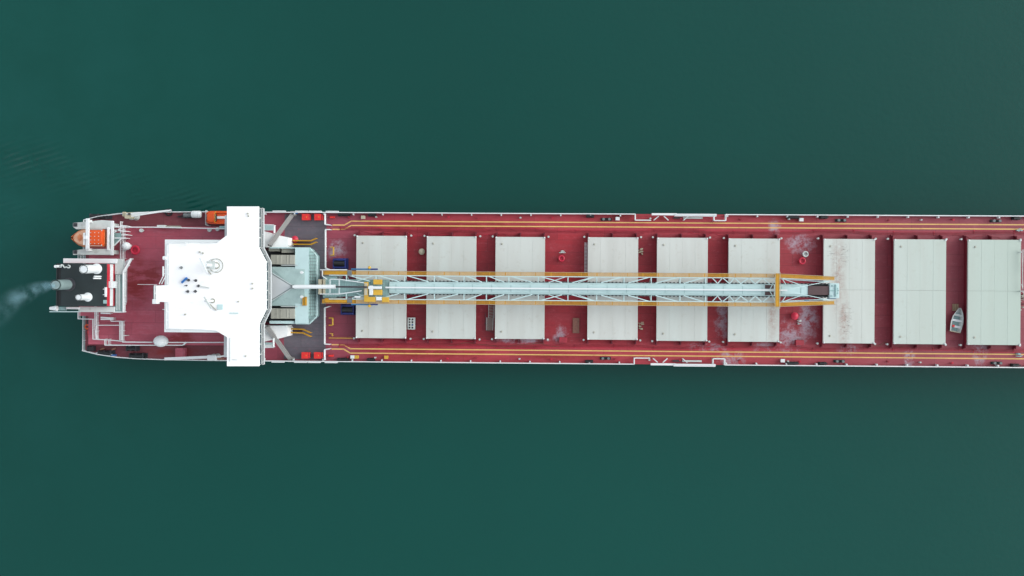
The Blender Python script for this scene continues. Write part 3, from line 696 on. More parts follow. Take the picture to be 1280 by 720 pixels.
o = MB()
for py in range(315, 402, 4):
    p = Vector((WX(387, ZT), WY(py, ZT, 386), ZT - .05)); e = Vector((WX(395.5, 8.1), WY(py, 8, 395), 8.15)); o.bar(p, e, .06, .12)
for t_ in (.25, .5, .75):
    z = ZT + (8 - ZT) * t_; px = 386 + 9.5 * t_; o.bar((WX(px, z), WY(320, z, 390), z + .1), (WX(px, z), WY(394, z, 390), z + .1), .06, .1)
o.build('front_stiffener', 'grey', tw)
pxrail([(370, 309.7), (387, 309.7), (396, 320), (396, 395), (386.5, 405), (370, 405)], 8.6, r=.055, h=.9, parent=tw, mat='cyan')
for y0, y1, zz in ((318.5, 330.5, ZT + .2), (385.5, 398.5, ZT + .2)):
    o = MB(); o.pbox(338.5, y0, 368.5, y1, 8.0, zz)
    for px in (346, 351, 359, 363): v = V(px, (y0 + y1) / 2, zz); o.box(v.x - .06, v.y - .7, zz, v.x + .06, v.y + .7, zz + .06)
    o.build('belt_casing', 'plategrey', tw, bevel=.03)
o = MB(); o.pbox(336, 309.5, 350, 314, 8.0, ZT - 1); o.pbox(352, 311, 368, 316, 8.0, ZT - .8); o.build('pipe_duct', 'plategrey', tw)
o = MB(); o.pbox(337, 401, 368, 404.8, 8.0, ZT - .2); o.pbox(337, 309, 369, 310.6, 8, ZT - .2); o.build('side_beam', 'cyan', tw)
# hipped pale casing
b0 = W(338, 333.5, ZT); b1 = W(381, 382.5, ZT)
X0, X1, Y1, Y0 = b0[0], b1[0], b0[1], b1[1]
rA = V(367, 358.3, ZT + .6); rB = V(380.5, 358.3, ZT + .5)
o = MB(); o.add([(X0, Y0, 8), (X1, Y0, 8), (X1, Y1, 8), (X0, Y1, 8), (X0, Y0, ZT), (X1, Y0, ZT), (X1, Y1, ZT), (X0, Y1, ZT), rA, rB],
    [(0, 1, 5, 4), (1, 2, 6, 5), (2, 3, 7, 6), (3, 0, 4, 7), (4, 5, 9, 8), (6, 7, 8, 9), (7, 4, 8), (5, 6, 9)])
o.build('hopper_casing', 'cyandark', tw)
M['cyandark2'] = paint('pale_grey_cyan_paint', C(178, 206, 204), .5, .1, 1.0, dirt=C(150, 170, 168)); [x for x in KIDS(tw) if x.name.startswith('hopper_casing')][0].data.materials[0] = M['cyandark2']
o = MB(); e = .04
for a_, b_ in (((338, 340), (366, 357)), ((338, 377), (366, 359.6))):
    pa = V(*a_, ZT + .12); pb = V(*b_, ZT + .62); o.bar(pa, pb, .09, .12)
o.add([V(338.6, 342, ZT + .16), V(338.6, 375, ZT + .16), V(365, 358.3, ZT + .66)], [(0, 1, 2)])
o.build('casing_apron', 'cream', tw)
M['cyanmid'] = paint('pale_cyan_apron_paint', C(204, 222, 214), .5, .08, .8); tw_ap = [x for x in KIDS(tw) if x.name.startswith('casing_apron')][0]; tw_ap.data.materials[0] = M['white']
q = MB(); q.pbox(380.7, 371, 383, 382, ZT, ZT + .4); q.pbox(378, 371.5, 380, 382, ZT, ZT + .3); q.build('handrail', 'yellow', tw)
for yy_ in (331.5, 383.3):
    q = MB(); q.pbox(351, yy_ - .6, 372, yy_ + .5, ZT - .5, ZT + .15); q.build('casing_rail', 'offwhite', tw)
for yy_, xx_ in ((340.5, 377), (371, 377)): q = MB(); q.lathe((*W(xx_, yy_, ZT + 1.2), ZT + .6), [(.16, 0), (.16, .5), (.22, .5), (.22, .65)], 10); q.build('lamp', 'white', tw)

# ------------------------------------------------------------------ funnel
ZF = 17.0
fn = pt('funnel', ship)
a = W(71, 329.3, ZF); c2 = W(132.3, 383, ZF); FX0, FX1, FY1, FY0 = a[0], c2[0], a[1], c2[1]
o = MB(); o.box(FX0 + .5, FY0 + .4, 9.0, FX1 - .3, FY1 - .4, 13.9); o.build('lower_casing', 'white', fn)
o = MB(); o.box(FX0 + .012, FY0 + .012, 13.9, FX1, FY1 - .012, ZF - .25); o.build('red_casing', 'redband', fn)
o = MB(); o.box(FX0, FY0, ZF - .28, FX1 + .03, FY1, ZF)
o.box(FX0, FY0, ZF, FX0 + .12, FY1, ZF + .18)
for i in range(9):
    yy_ = FY0 + (i + .5) * (FY1 - FY0) / 9; 
o.build('funnel_top', 'funnelblack', fn)
o = MB(); o.box(FX0 + .12, FY0 + .1, ZF + .002, FX0 + .62, FY1 - .1, ZF + .02); o.build('rim_gutter', 'black', fn)
zb0, zb1 = 14.7, 15.7
o = MB(); o.box(FX1, FY0 + .05, zb0, FX1 + .04, FY1 - .05, zb1); o.build('white_band', 'white', fn)
v = V(137.5, 355.8, 15.6); o = MB(); o.box(FX1, v.y - .5, 14.2, FX1 + .5, v.y + .5, 16.2); o.build('emblem_box', 'white', fn, bevel=.05)
# platform right of the funnel
ZP = 13.6
o = MB(); o.pbox(131, 329, 155, 390, ZP - .2, ZP); o.build('platform', 'cyandark', fn)
for py0, py1, px0, px1, mt in ((323, 329.2, 79, 146, 'white'), (383.3, 390.3, 98, 143, 'offwhite')):
    o = MB(); o.pbox(px0, py0, px1, py1, ZP + 1.6, ZP + 1.9); o.build('side_platform', mt, fn, bevel=.03)
o = MB(); o.pbox(143.5, 323.5, 153.5, 343, ZP, ZP + .7); o.build('platform_locker', 'offwhite', fn, bevel=.04)
m = MB()
for px in (145.5, 147.5, 149.5): m.bar(V(px, 343.5, ZP + .9), V(px, 388, ZP + .9), .1)
m.build('louvre', 'offwhite', fn)
m = MB(); m.rail([V(154, 390, ZP + 1) - Vector((0, 0, 1)), V(154, 340, ZP + 1) - Vector((0, 0, 1)), V(163, 323.5, ZP + 1) - Vector((0, 0, 1))], h=1.0, r=.11, step=1.3); m.build('railing', 'white', fn)
m = MB(); m.bar(V(154, 390, ZP + .05), V(154, 341, ZP + .05), .22, .1); m.bar(V(142, 390, ZP + .6), V(154, 390, ZP + .6), .18); m.build('platform_edge', 'white', fn)
for i in range(4): m = MB(); m.bar(V(153 + i * 1.6, 338 - i * 3, ZP + .3), V(156.5 + i * 2, 326 - i * .8, ZP + .3), .07); m.build('stair_rung', 'white', fn)
m = MB(); m.rail([V(62, 389.6, ZP + 2.6) - Vector((0, 0, 1)), V(97, 389.6, ZP + 2.6) - Vector((0, 0, 1))], h=1.0, r=.07); m.build('railing', 'cyan', fn)
q = MB(); q.pbox(82.5, 383.6, 98.5, 386.6, ZP + 1.5, ZP + 2.3); q.build('side_box', 'white', fn, bevel=.05)
q = MB(); q.pbox(73, 383.6, 82, 388, ZP + 1.4, ZP + 1.8); q.build('side_box', 'cyandark', fn)
q = MB(); a_ = V(62.5, 385.5, ZF - .6); b_ = V(71.5, 385.3, ZF - .6); q.tube(a_, b_, .22, .42, 14); q.build('horn', 'white', fn, smooth=True)
q = MB(); q.pbox(130.7, 359, 132.3, 371, ZF - .2, ZF + .2); q.pbox(128.5, 361, 131, 361.8, ZF, ZF + .2); q.pbox(128.5, 368, 131, 368.8, ZF, ZF + .2); q.build('roof_handrail', 'white', fn)
q = MB(); q.pbox(129, 375, 133, 379.5, ZF, ZF + .15); q.build('ladder_head', 'cyandark', fn)
# exhaust pipes, upright with a slight aft lean
def pipe(pb, pt_, r, mat, hgt, flange):
    e_ = pt('exhaust_pipe', fn); b3 = V(*pb, ZF); t3 = V(*pt_, ZF + hgt)
    q = MB(); q.tube(b3, t3, r, r, 22, caps=False); q.tube(t3, b3 + (t3 - b3) * .5, r * .82, r * .8, 22, caps=True); d = (t3 - b3)
    q.tube(t3 - d * .02, t3, r * 1.06, r * 1.06, 22, caps=False); q.build('pipe_body', mat, e_, smooth=True)
    q = MB(); q.lathe((b3.x, b3.y, ZF), [(flange, 0), (flange, .12), (r * 1.05, .14), (r * 1.02, .5)], 24); q.build('flange', mat if mat != 'exhaust' else 'darkgrey', e_, smooth=True)
    return t3
tip = pipe((86.3, 355.6), (69.5, 356.2), .74, 'exhaust', 3.9, .98)
pipe((121, 336), (104.5, 336.6), .62, 'white', 3.8, .78)
pipe((110, 371.3), (98.2, 371.7), .44, 'white', 2.8, .66)
for (p0, p1) in (((126, 345.6), (118, 345.6)), ((126, 348), (117, 347.9))):
    q = MB(); a_ = V(*p0, ZF); b_ = V(*p1, ZF + 1.7); q.tube(a_, b_, .11, n=10); q.build('vent_pipe', 'white', fn)
q = MB(); q.tube(V(76, 332.8, ZF), V(69, 333, ZF + 1.6), .2, n=12); q.build('vent_pipe', 'white', fn, smooth=True)
q = MB(); pts_ = [V(75, 332.5, ZF + .8), V(77, 331, ZF + .9), V(79, 332, ZF + .5), V(80.5, 334.5, ZF + .5), V(83, 333.6, ZF + .5), V(85.5, 335, ZF + .5), V(87.6, 334, ZF + .4), V(87.2, 332, ZF + .3), V(85.2, 331.5, ZF + .1)]
q.path(pts_, .1, 8); q.build('bent_pipe', 'offwhite', fn)

# ------------------------------------------------------------------ stern lifeboat and its davit
ZL = 11.4
dv = pt('lifeboat_davit', ship)
for y0, y1, d in ((276, 286.5, 1), (311, 318.8, -1)):
    a_ = W(98, y0, ZL); b_ = W(140.8, y1, ZL)
    o = MB(); ymid = (a_[1] + b_[1]) / 2
    o.prism([W(91, (y0 + 2.5) if d > 0 else y0 + 2, ZL), W(108, y0 + (1.2 if d > 0 else 0), ZL), W(127, y0 - (1 if d > 0 else 0), ZL), W(140.8, y0, ZL), W(140.8, y1, ZL), W(95, y1 - (0 if d > 0 else .5), ZL), W(91, y1 - 3 if d > 0 else y1, ZL)], ZL - .5, ZL)
    o.build('side_girder', 'offwhite', dv, bevel=.06)
    v = V(125, (y0 + y1) / 2, ZL)
    for px in (122, 138): v = V(px, (y0 + y1) / 2, ZL); q = MB(); q.box(v.x - .25, v.y - .3, 9.0, v.x + .25, v.y + .3, ZL - .5); q.build('support_leg', 'offwhite', dv)
    q = MB(); yv = (y0 + 5) if d > 0 else (y0 + 4)
    for px in (92.5, 94.3, 96): v = V(px, yv, ZL + .01); q.box(v.x - .07, v.y - .28, ZL, v.x + .07, v.y + .28, ZL + .12)
    q.build('roller', 'darkgrey', dv)
for px0, px1, y0, y1, zz in ((107, 110.8, 273, 311.5, ZL + 1.6), (133.5, 136, 284, 313, ZL + .3), (138.3, 141.3, 276, 319, ZL + .03)):
    o = MB(); o.pbox(px0, y0, px1, y1, zz - .35, zz); o.build('cross_beam', 'white', dv, bevel=.04)
for py in (276, 312):
    v = V(109, py, ZL + 1.25); q = MB(); q.box(v.x - .2, v.y - .2, ZL, v.x + .2, v.y + .2, ZL + 1.25); q.build('beam_post', 'white', dv)
q = MB(); q.pbox(136.7, 294, 138, 306, ZL - .2, ZL + .1); q.build('cross_slot', 'grey', dv)
q = MB(); q.pbox(104, 294.5, 108, 299, ZL + 1.2, ZL + 1.9); q.pbox(104, 291, 106, 306, ZL + 1.2, ZL + 1.5); q.build('release_block', 'white', dv)
# boat: enclosed free-fall style hull, pointed end aft
lb = thing('lifeboat', V(110, 297.5, 10.0), 'enclosed orange lifeboat with faded pointed nose, hanging in the white stern frame', 'boat')
xa, xb = WX(89.6, 11.6, 297), WX(130, 11.8, 297); yc = WY(297.3, 11.7, 110)
L = xb - xa
def lbring(f, w, z0, z1, zt):
    x = xa + f * L
    pr = [(-w * .35, z0), (w * .35, z0), (w * .8, z0 + .4), (w, z0 + .95), (w * .96, z1), (w * .55, zt), (-w * .55, zt), (-w * .96, z1), (-w, z0 + .95), (-w * .8, z0 + .4)]
    return [Vector((x, yc + y_, z_)) for y_, z_ in pr]
hb = MB(); hb.loft([lbring(f, w_, z0, 11.25, zt) for f, w_, z0, zt in ((0, .12, 10.9, 11.32), (.06, .62, 10.45, 11.5), (.16, 1.08, 10.2, 11.6), (.3, 1.38, 10.1, 11.65), (.6, 1.42, 10.0, 11.65), (.9, 1.4, 10.0, 11.65), (1, 1.3, 10.2, 11.6))][::-1])
hb.build('hull', 'orangefade', lb, smooth=True)
cb = MB(); x0_ = xa + .52 * L; x1_ = xb - .03
cb.loft([[Vector((x, yc + y_, z_)) for y_, z_ in ((-1.28, 11.5), (1.28, 11.5), (1.2, 12.2), (.9, 12.45), (-.9, 12.45), (-1.2, 12.2))] for x in (x1_, x0_ + .3)]); cb.build('canopy', 'orange', lb, bevel=.08)
fr = MB(); fr.loft([[Vector((xa + f * L, yc + y_ * w_, z_)) for y_, z_ in ((-1, 11.45), (1, 11.45), (.8, zt), (-.8, zt))] for f, w_, zt in ((.52, 1.34, 12.1), (.34, 1.24, 12.0), (.2, .96, 11.8), (.09, .56, 11.62), (.03, .16, 11.45))])
fr.build('foredeck', 'nose', lb, smooth=True)
q = MB(); q.torus((xa + .42 * L, yc, 11.86), .9, .07, 30, 6)
q.build('grab_rail', 'orange', lb)
q = MB()
for i in range(3):
    for j in range(4): q.lathe((x0_ + .7 + i * .6, yc - .9 + j * .55, 12.45), [(.07, 0), (.07, .04)], 8)
q.build('deck_stud', 'offwhite', lb)
q = MB(); q.bar((x1_ - .1, yc - 1.2, 12.3), (x1_ - .1, yc + 1.2, 12.3), .1); q.bar((x0_ + .4, yc - 1.22, 12.3), (x1_, yc - 1.22, 12.3), .06); q.bar((x0_ + .4, yc + 1.22, 12.3), (x1_, yc + 1.22, 12.3), .06); q.build('stripe', 'offwhite', lb)
q = MB(); q.lathe((xa + .3 * L, yc, 11.9), [(.5, 0), (.45, .1), (.1, .16)], 16); q.build('hatch', 'orangefade', lb)
# boarding gear right of the davit
o = MB(); o.prism([W(141.5, 291, 10.2), W(151, 291, 10.2), W(151, 298, 10.2), W(143, 307, 10.2), W(141.5, 307, 10.2)], 9.9, 10.2); o.build('boarding_platform', 'cyandark', ship)
for a_, b_ in (((142, 283), (155, 284)), ((141.5, 287.5), (157, 289)), ((142, 291), (150, 286)), ((143, 297.5), (156, 297.5)), ((152, 293.5), (159, 293.5)), ((150, 282), (158, 282.5)), ((142.5, 307), (152, 298))):
    q = MB(); q.bar(V(*a_, 10.8), V(*b_, 10.8), .16, .1); v = V(*b_, 10.8); q.bar(v, (v.x, v.y, 9.0), .1); q.build('boarding_rail', 'white', ship)
pxrail([(97.5, 319), (97.5, 324)], POOP, r=.05); pxrail([(101, 319), (101, 324)], POOP, r=.05)
# stern equipment
x, y = W(109, 408.5, 6.9); o = MB(); o.torus((x, y, 6.9), .33, .11, 24, 8); tag(o.build('lifebuoy', 'orange', smooth=True), 'orange lifebuoy ring hung at the stern rail', 'lifebuoy')
x, y = W(112, 416.5, 6.9); t = thing('fire_hose_box', (x, y, 6.0), 'red box standing by the stern rail below the orange lifebuoy', 'box')
q = MB(); q.box(x - .32, y - .55, 6.0, x + .32, y + .5, 6.8); q.build('body', 'redbright', t, bevel=.06); q = MB(); q.box(x - .35, y - .1, 6.8, x + .35, y + .4, 6.88); q.build('lid', 'redbright', t, bevel=.02)
def winch(px, py, w=1.4, mat='black', rz=0):
    x, y = W(px, py, 6.8); r_ = pt('mooring_winch', ship)
    q = MB(); q.box(x - w, y - .4, 6.0, x + w, y + .4, 6.15)
    for dx in (-w, -w * .2, w * .6): q.box(x + dx, y - .42, 6.15, x + dx + .12, y + .42, 7.0)
    q.build('frame', 'darkgrey', r_)
    q = MB(); q.tube((x - w + .1, y, 6.75), (x + w * .6, y, 6.75), .33, n=14); q.build('drum', mat, r_, smooth=True)
winch(132, 441.5, 1.2); winch(165, 435.5, .9); winch(172, 445, 1.3); winch(125, 270.5, 1.6); winch(235.5, 269, .8, 'grey'); winch(113, 436, .5); winch(115, 402, .7)
for px, py in ((163, 432.5), (128, 436), (142, 436)):
    x, y = W(px, py, 6.5); q = MB(); q.tube((x - .3, y - .15, 6.5), (x + .3, y + .1, 6.5), .14); q.tube((x, y, 6.0), (x, y, 6.6), .15); q.build('pedestal_roller', 'offwhite' if px == 163 else 'grating', ship)
for px, py, n in ((179, 445.5, 4), (211, 265.5, 3)):
    x, y = W(px, py, 6.2); q = MB()
    for i in range(n): q.torus((x, y, 6.08 + i * .12), .5 - .05 * (i % 2), .09, 22, 6)
    tag(q.build('rope_coil', 'black', smooth=True), 'black rope coil on the dark red deck by the %s rail' % ('lower' if py > 300 else 'upper'), 'rope', 'mooring rope coils')
q = MB(); q.pbox(219, 435, 230.5, 450, 6.0, 7.1); q.build('deck_hatch_house', 'poop', ship, bevel=.04)
for pp in ((153, 267, 'bluelight'), (141, 444, 'bluelight'), (369, 266.3, 'bluelight'), (137, 443.5, 'white'), (122, 441.5, 'white')):
    q = MB(); q.pbox(pp[0] - 2.6, pp[1] - .9, pp[0] + 2.6, pp[1] + .9, 6.0, 6.7); q.build('hose_fitting', pp[2], ship, bevel=.05)
for px in (395, 350, 378, 416):
    for s in (1, -1):
        x = WX(px, DECK); q = MB(); q.box(x - 1.0, s * (B + .0), 6.5, x + 1.0, s * (B + .14), 7.02); q.build('side_fender_plate', 'white', ship, bevel=.02)
# provision cranes
def crane(base, tip_, elbow, lab, s):
    x, y = W(*base, 8); t = thing('deck_crane', (x, y, 6), lab, 'crane', 'provision cranes at the stern')
    q = MB(); q.lathe((x, y, 6), [(.55, 0), (.42, .3), (.4, 1.6), (.6, 1.7), (.6, 1.95)], 18); q.build('pedestal', 'offwhite', t, smooth=True)
    q = MB(); q.box(x - .75, y - .45, 7.95, x + .5, y + .5, 8.75); q.box(x - 1.2, y - .1, 7.95, x - .7, y + .6, 8.5); q.build('slewing_head', 'cream' if s > 0 else 'offwhite', t, bevel=.07)
    a_ = Vector((x + .3, y + .05 * s, 8.6)); b_ = V(*tip_, 7.9)
    q = MB()
    q.bar(a_ + Vector((0, .14, 0)), b_ + Vector((0, .0, 0)), .2, .35); q.bar(a_ + Vector((0, -.14, 0)), b_, .17, .35)
    q.build('jib', 'white', t)
    q = MB(); q.tube(Vector((x - .4, y + .25, 8.8)), a_.lerp(b_, .45) + Vector((0, .12, .2)), .09, n=10); q.build('luffing_cylinder', 'white', t)
    q = MB(); q.box(x - .1, y + .1, 8.75, x + .25, y + .4, 9.0); q.build('control_box', 'darkgrey', t, bevel=.03)
crane((164, 270), (214, 262.8), None, 'white provision crane with cream head lying along the upper stern rail', 1)
x, y = W(267, 446.8, 8); 
t = thing('deck_crane', (x, y, 6), 'white provision crane along the lower stern rail, jib pointing aft', 'crane', 'provision cranes at the stern')
q = MB(); q.lathe((x, y, 6), [(.5, 0), (.4, .3), (.38, 1.6), (.55, 1.7), (.55, 1.95)], 18); q.build('pedestal', 'offwhite', t, smooth=True)
q = MB(); q.box(x - .8, y - .4, 7.95, x + .6, y + .4, 8.7); q.build('slewing_head', 'white', t, bevel=.07)
q = MB(); q.bar((x - .4, y + .1, 8.5), V(206, 448.6, 7.8), .42, .3); q.build('jib', 'white', t)
q = MB(); q.bar((x + .5, y + .1, 8.4), V(284, 444.5, 8.2), .22, .3); q.build('counter_jib', 'white', t)
q = MB(); q.box(x + .5, y - .3, 7.9, x + 1.6, y - .05, 8.2); q.build('control_box', 'grating', t)
# life raft canister
x, y = W(245, 267.8, 7.2); t = thing('life_raft', (x, y, 6), 'white barrel life raft canister by the upper rail, left of the open orange boat', 'life raft')
q = MB(); q.lathe((0, 0, 0), [(.30, -.78), (.5, -.7), (.55, -.5), (.55, .5), (.5, .7), (.30, .78)], 24); q.v = [Vector((v.z, v.y, v.x)) + Vector((x, y, 7.0)) for v in q.v]; q.f = [f[::-1] for f in q.f]; q.build('canister', 'white', t, smooth=True)
q = MB()
for dx in (-.45, .45): q.box(x + dx - .06, y - .45, 6.0, x + dx + .06, y + .45, 6.5)
q.build('cradle', 'darkgrey', t)
q = MB()
for dx in (-.35, .35): q.tube((x + dx - .03, y, 7.0), (x + dx + .03, y, 7.0), .558, n=24)
q.build('strap', 'offwhite', t)
# open orange rescue boat half under the bridge wing
xa_, xb_ = WX(257, 7.8), WX(298, 7.8); yc_ = WY(271.8, 7.8, 270)
t = thing('rescue_boat', ((xa_ + xb_) / 2, yc_, 6.4), 'open orange rescue boat with white centre strip, half hidden below the bridge wing', 'boat')
def rbr(f, w_, zt, z0): x = xa_ + f * (xb_ - xa_); return [Vector((x, yc_ + a_, z_)) for a_, z_ in ((-w_ * .5, z0), (w_ * .5, z0), (w_, z0 + .6), (w_, zt), (w_ * .72, zt), (w_ * .66, zt - .35), (-w_ * .66, zt - .35), (-w_ * .72, zt), (-w_, zt), (-w_, z0 + .6))]
q = MB(); q.loft([rbr(f, w_, 7.8, 6.6) for f, w_ in ((0, .62), (.05, .9), (.15, 1.0), (.9, 1.0), (1, .9))][::-1]); q.build('hull', 'orange', t, smooth=True)
q = MB(); x = xa_ + .25; q.loft([[Vector((xx, yc_ + y_ * ww_, z_)) for y_, z_ in ((-.95, 7.55), (.95, 7.55), (.8, 8.1), (-.8, 8.1))] for xx, ww_ in ((x + 1.1, 1), (x + .2, .85), (x, .5))]); q.build('bow_cover', 'orange', t, smooth=True, bevel=.06)
q = MB(); q.box(xa_ + 1.65, yc_ - .2, 7.4, xb_ - .3, yc_ + .2, 7.72); q.build('centre_seat', 'white', t, bevel=.04)
q = MB(); q.box(xa_ + 1.36, yc_ - .55, 7.4, xa_ + 1.6, yc_ + .5, 8.0); q.build('console', 'darkgrey', t, bevel=.04)
q = MB(); q.path([(xa_ + 1.55, yc_ - .85, 7.8), (xa_ + 1.55, yc_ - .8, 8.3), (xa_ + 1.55, yc_ + .8, 8.3), (xa_ + 1.55, yc_ + .85, 7.8)], .04); q.build('roll_bar', 'yellowpale', t)
q = MB(); q.rail([(xa_ - .35, yc_ + 1.15, 6.0), (xa_ - .35, yc_ - 1.1, 6.0), (xa_ + .1, yc_ - 1.2, 6.0)], h=1.0, r=.07); q.build('boat_cradle_rail', 'offwhite', ship)
q = MB(); q.pbox(274, 282.5, 284, 286.5, 9.0, 9.9); q.build('hose_reel', 'cyandark', ship, bevel=.05)
# small rowing boat on deck
bx, by = W(1197, 400, 6.7); rz_ = R(-11)
t = thing('rowing_boat', (bx, by, 6.0), 'small pale rowing boat with grey thwarts standing on the red deck between two hatches', 'boat')
def rb(f, w_, zt=.75): return [Vector((a_, f, z_)) for a_, z_ in ((-w_ * .55, .12), (w_ * .55, .12), (w_, zt), (w_ * .84, zt), (w_ * .5, .24), (-w_ * .5, .24), (-w_ * .84, zt), (-w_, zt))]
q = MB(); q.loft([rb(f, w_, zt) for f, w_, zt in ((-1.85, .82, .72), (-1.2, .9, .7), (-.3, .95, .7), (.5, .84, .73), (1.1, .6, .8), (1.6, .3, .88), (1.9, .06, .95))][::-1]); q.v = [v + Vector((bx, by, 6.0)) for v in q.v]; q.build('hull', 'offwhite', t, smooth=True)
for yy_, w_, mt in ((-1.05, .68, 'white'), (-.1, .74, 'white'), (.75, .58, 'offwhite')):
    q = MB(); q.box(bx - w_, by + yy_ - .17, 6.52, bx + w_, by + yy_ + .17, 6.6); q.build('thwart', mt, t)
q = MB(); q.add([(bx - .42, by - 1.7, 6.27), (bx + .42, by - 1.7, 6.27), (bx + .44, by + .2, 6.27), (bx + .28, by + 1.1, 6.27), (bx - .28, by + 1.1, 6.27), (bx - .44, by + .2, 6.27)], [(0, 1, 2, 3, 4, 5)]); q.build('floor', 'cyandark', t)
q = MB(); q.box(bx - .8, by - 1.9, 6.2, bx + .8, by - 1.82, 6.8); q.build('transom', 'cream', t)
q = MB(); q.box(bx - .62, by - 1.2, 6.6, bx - .3, by - .85, 6.85); q.build('fuel_can', 'redbright', t, bevel=.03)
t.rotation_euler.z = rz_
x, y = W(1194.5, 384.5, 6.15); t = thing('wooden_pallet', (x, y, 6.0), 'bleached wooden pallet on the red deck behind the rowing boat nose', 'pallet')
for dx in (-.4, 0, .4): q = MB(); q.box(x + dx - .05, y - .5, 6.0, x + dx + .05, y + .5, 6.1); q.build('bearer', 'wood', t)
for i in range(7): q = MB(); yy_ = y - .5 + i * .16; q.box(x - .45, yy_, 6.1, x + .45, yy_ + .09, 6.13); q.build('board', 'wood', t)
# gangways on both rails
for s, lab in ((1, 'white folded gangway stowed on the upper ship rail'), (-1, 'white folded gangway stowed on the lower ship rail')):
    x0_, x1_ = WX(814, 7.1), WX(895, 7.1); y = (B - .12) * s
    t = thing('gangway', ((x0_ + x1_) / 2, y, 6.0), lab, 'gangway', 'gangways stowed on the rails')
    q = MB(); xm = x0_ + (x1_ - x0_) * .36
    q.box(x0_, y - .16, 6.9, xm + .3, y + .16, 7.14); q.build('ladder_section', 'white', t, bevel=.02)
    q = MB(); q.box(xm - .05, y - .30 * 1, 6.6, x1_, y + .1, 7.12); q.bar((xm, y, 7.18), (x1_, y, 7.18), .16); q.build('ladder_section', 'white', t, bevel=.02)
    for px in (820, 832, 857):
        x = WX(px, 6.6); d = .35 if px != 832 else -.35; q = MB(); q.bar((x + d, y - .25 * s, 6.6), (x - d, y - .85 * s, 6.5), .15); q.bar((x - d, y - .85 * s, 6.0), (x - d, y - .85 * s, 6.5), .12); q.build('davit_arm', 'white', t)
    q = MB(); q.box(x1_ - 5, y - .62 * s, 6.02, x1_ - 2.0, y - .34 * s, 6.5); q.build('winch_box', 'offwhite', t, bevel=.04)
    q = MB(); q.box(x1_ - 6.5, y - .6 * s, 6.02, x1_ - 5.2, y - .36 * s, 6.4); q.build('motor', 'darkgrey', t, bevel=.04)

# ------------------------------------------------------------------ unloading boom
ZB = 11.5
def cy_(py, px, z=ZB): return WY(py, z, px)
YC = cy_(360.4, 640)
YW = (cy_(340.3, 640) - cy_(380.6, 640)) / 2          # outer half width
WW = .54
XB0, XB1 = WX(403, ZB), WX(973, ZB); XT = WX(1044, ZB)
boom = thing('unloading_boom', (XB0, YC, 9), 'long pale cyan conveyor boom with yellow walkways lying over the hatch covers', 'boom')
for s in (1, -1):
    yo = YC + s * YW; yi = yo - s * WW
    yT = YC + s * (YW - .38)
    m = MB(); dx_ = .13
    n = int((XB1 - XB0) / dx_)
    for i in range(n):
        x = XB0 + i * dx_; m.box(x, min(yi, yo) + .04, ZB - .03, x + .075, max(yi, yo) - .04, ZB)
    nt_ = int((XT - XB1) / dx_)
    for i in range(nt_):
        f = i / nt_; x = XB1 + i * dx_; o1 = yo + (yT - yo) * f; m.box(x, min(o1, o1 - s * WW) + .04, ZB - .03, x + .11, max(o1, o1 - s * WW) - .04, ZB)
    m.build('walkway_grating', 'yellow', boom)
    m = MB()
    for k_, y_ in ((0, yo), (1, yi)):
        m.bar((XB0, y_, ZB - .02), (XB1, y_, ZB - .02), .05, .16); e_ = (yT if k_ == 0 else yT - s * WW); m.bar((XB1, y_, ZB - .02), (XT, e_, ZB - .02), .05, .16)
    x = XB0
    while x < XB1: m.box(x, min(yi, yo), ZB - .1, x + .09, max(yi, yo), ZB + .004); x += 2.3
    m.build('walkway_frame', 'yellow', boom)
    m = MB(); ye = yo + s * .02
    m.rail([(XB0, ye, ZB), (XB1, ye, ZB)], h=1.0, r=.018, step=2.4, mids=1); m.rail([(XB1, ye, ZB), (XT, yT + s * .02, ZB)], h=1.0, r=.018, step=2.4, mids=1)
    m.build('railing', 'plategrey', boom)
    # dark solid patches at the boom foot
    m = MB(); m.pbox(406, 338.0 if s > 0 else 372.8, 434, 343.0 if s > 0 else 377.8, ZB + .006, ZB + .02)
    m.build('foot_plate', 'yellow', boom)
# chords, lateral bracing
m = MB(); yu = YW - WW - .08
for s in (1, -1):
    m.bar((XB0 + 1, YC + s * yu, ZB - .05), (XB1, YC + s * yu, ZB - .05), .14, .22); m.bar((XB1, YC + s * yu, ZB - .05), (XT, YC + s * (yu - .3), ZB - .05), .12, .2)
    m.bar((XB0 + 1, YC + s * .95, 9.3), (XT, YC + s * .95, 9.3), .16, .22)
m.build('chord', 'cyan', boom)
yin = .92
m = MB(); px_v = [433, 470, 506, 543, 580, 608, 636, 673, 710, 746, 780, 814, 850, 882]
for px in px_v:
    x = WX(px, ZB)
    for s in (1, -1):
        m.bar((x, YC + s * yu, ZB), (x, YC + s * yin, ZB + .02), .13); m.bar((x, YC + s * yu, ZB - .1), (x, YC + s * .95, 9.3), .1)
for a_, b_ in zip(px_v[:-1], px_v[1:]):
    for s in (1, -1):
        xa2, xb2 = WX(a_, ZB), WX(b_, ZB)
        if b_ <= 712: p_, q2 = (xa2 + .3, YC + s * yu, ZB), (xa2 + (xb2 - xa2) * .8, YC + s * yin, ZB)
        else: p_, q2 = (xb2 - .3, YC + s * yu, ZB), (xb2 - (xb2 - xa2) * .85, YC + s * yin, ZB)
        m.bar(p_, q2, .14)
        if a_ in (433, 673, 710): m.bar((xb2 - .3, YC + s * yu, ZB), (xb2 - (xb2 - xa2) * .65, YC + s * yin, ZB), .1)
zz_ = [890, 897, 903, 912, 918, 926, 936, 944, 953, 962, 970]
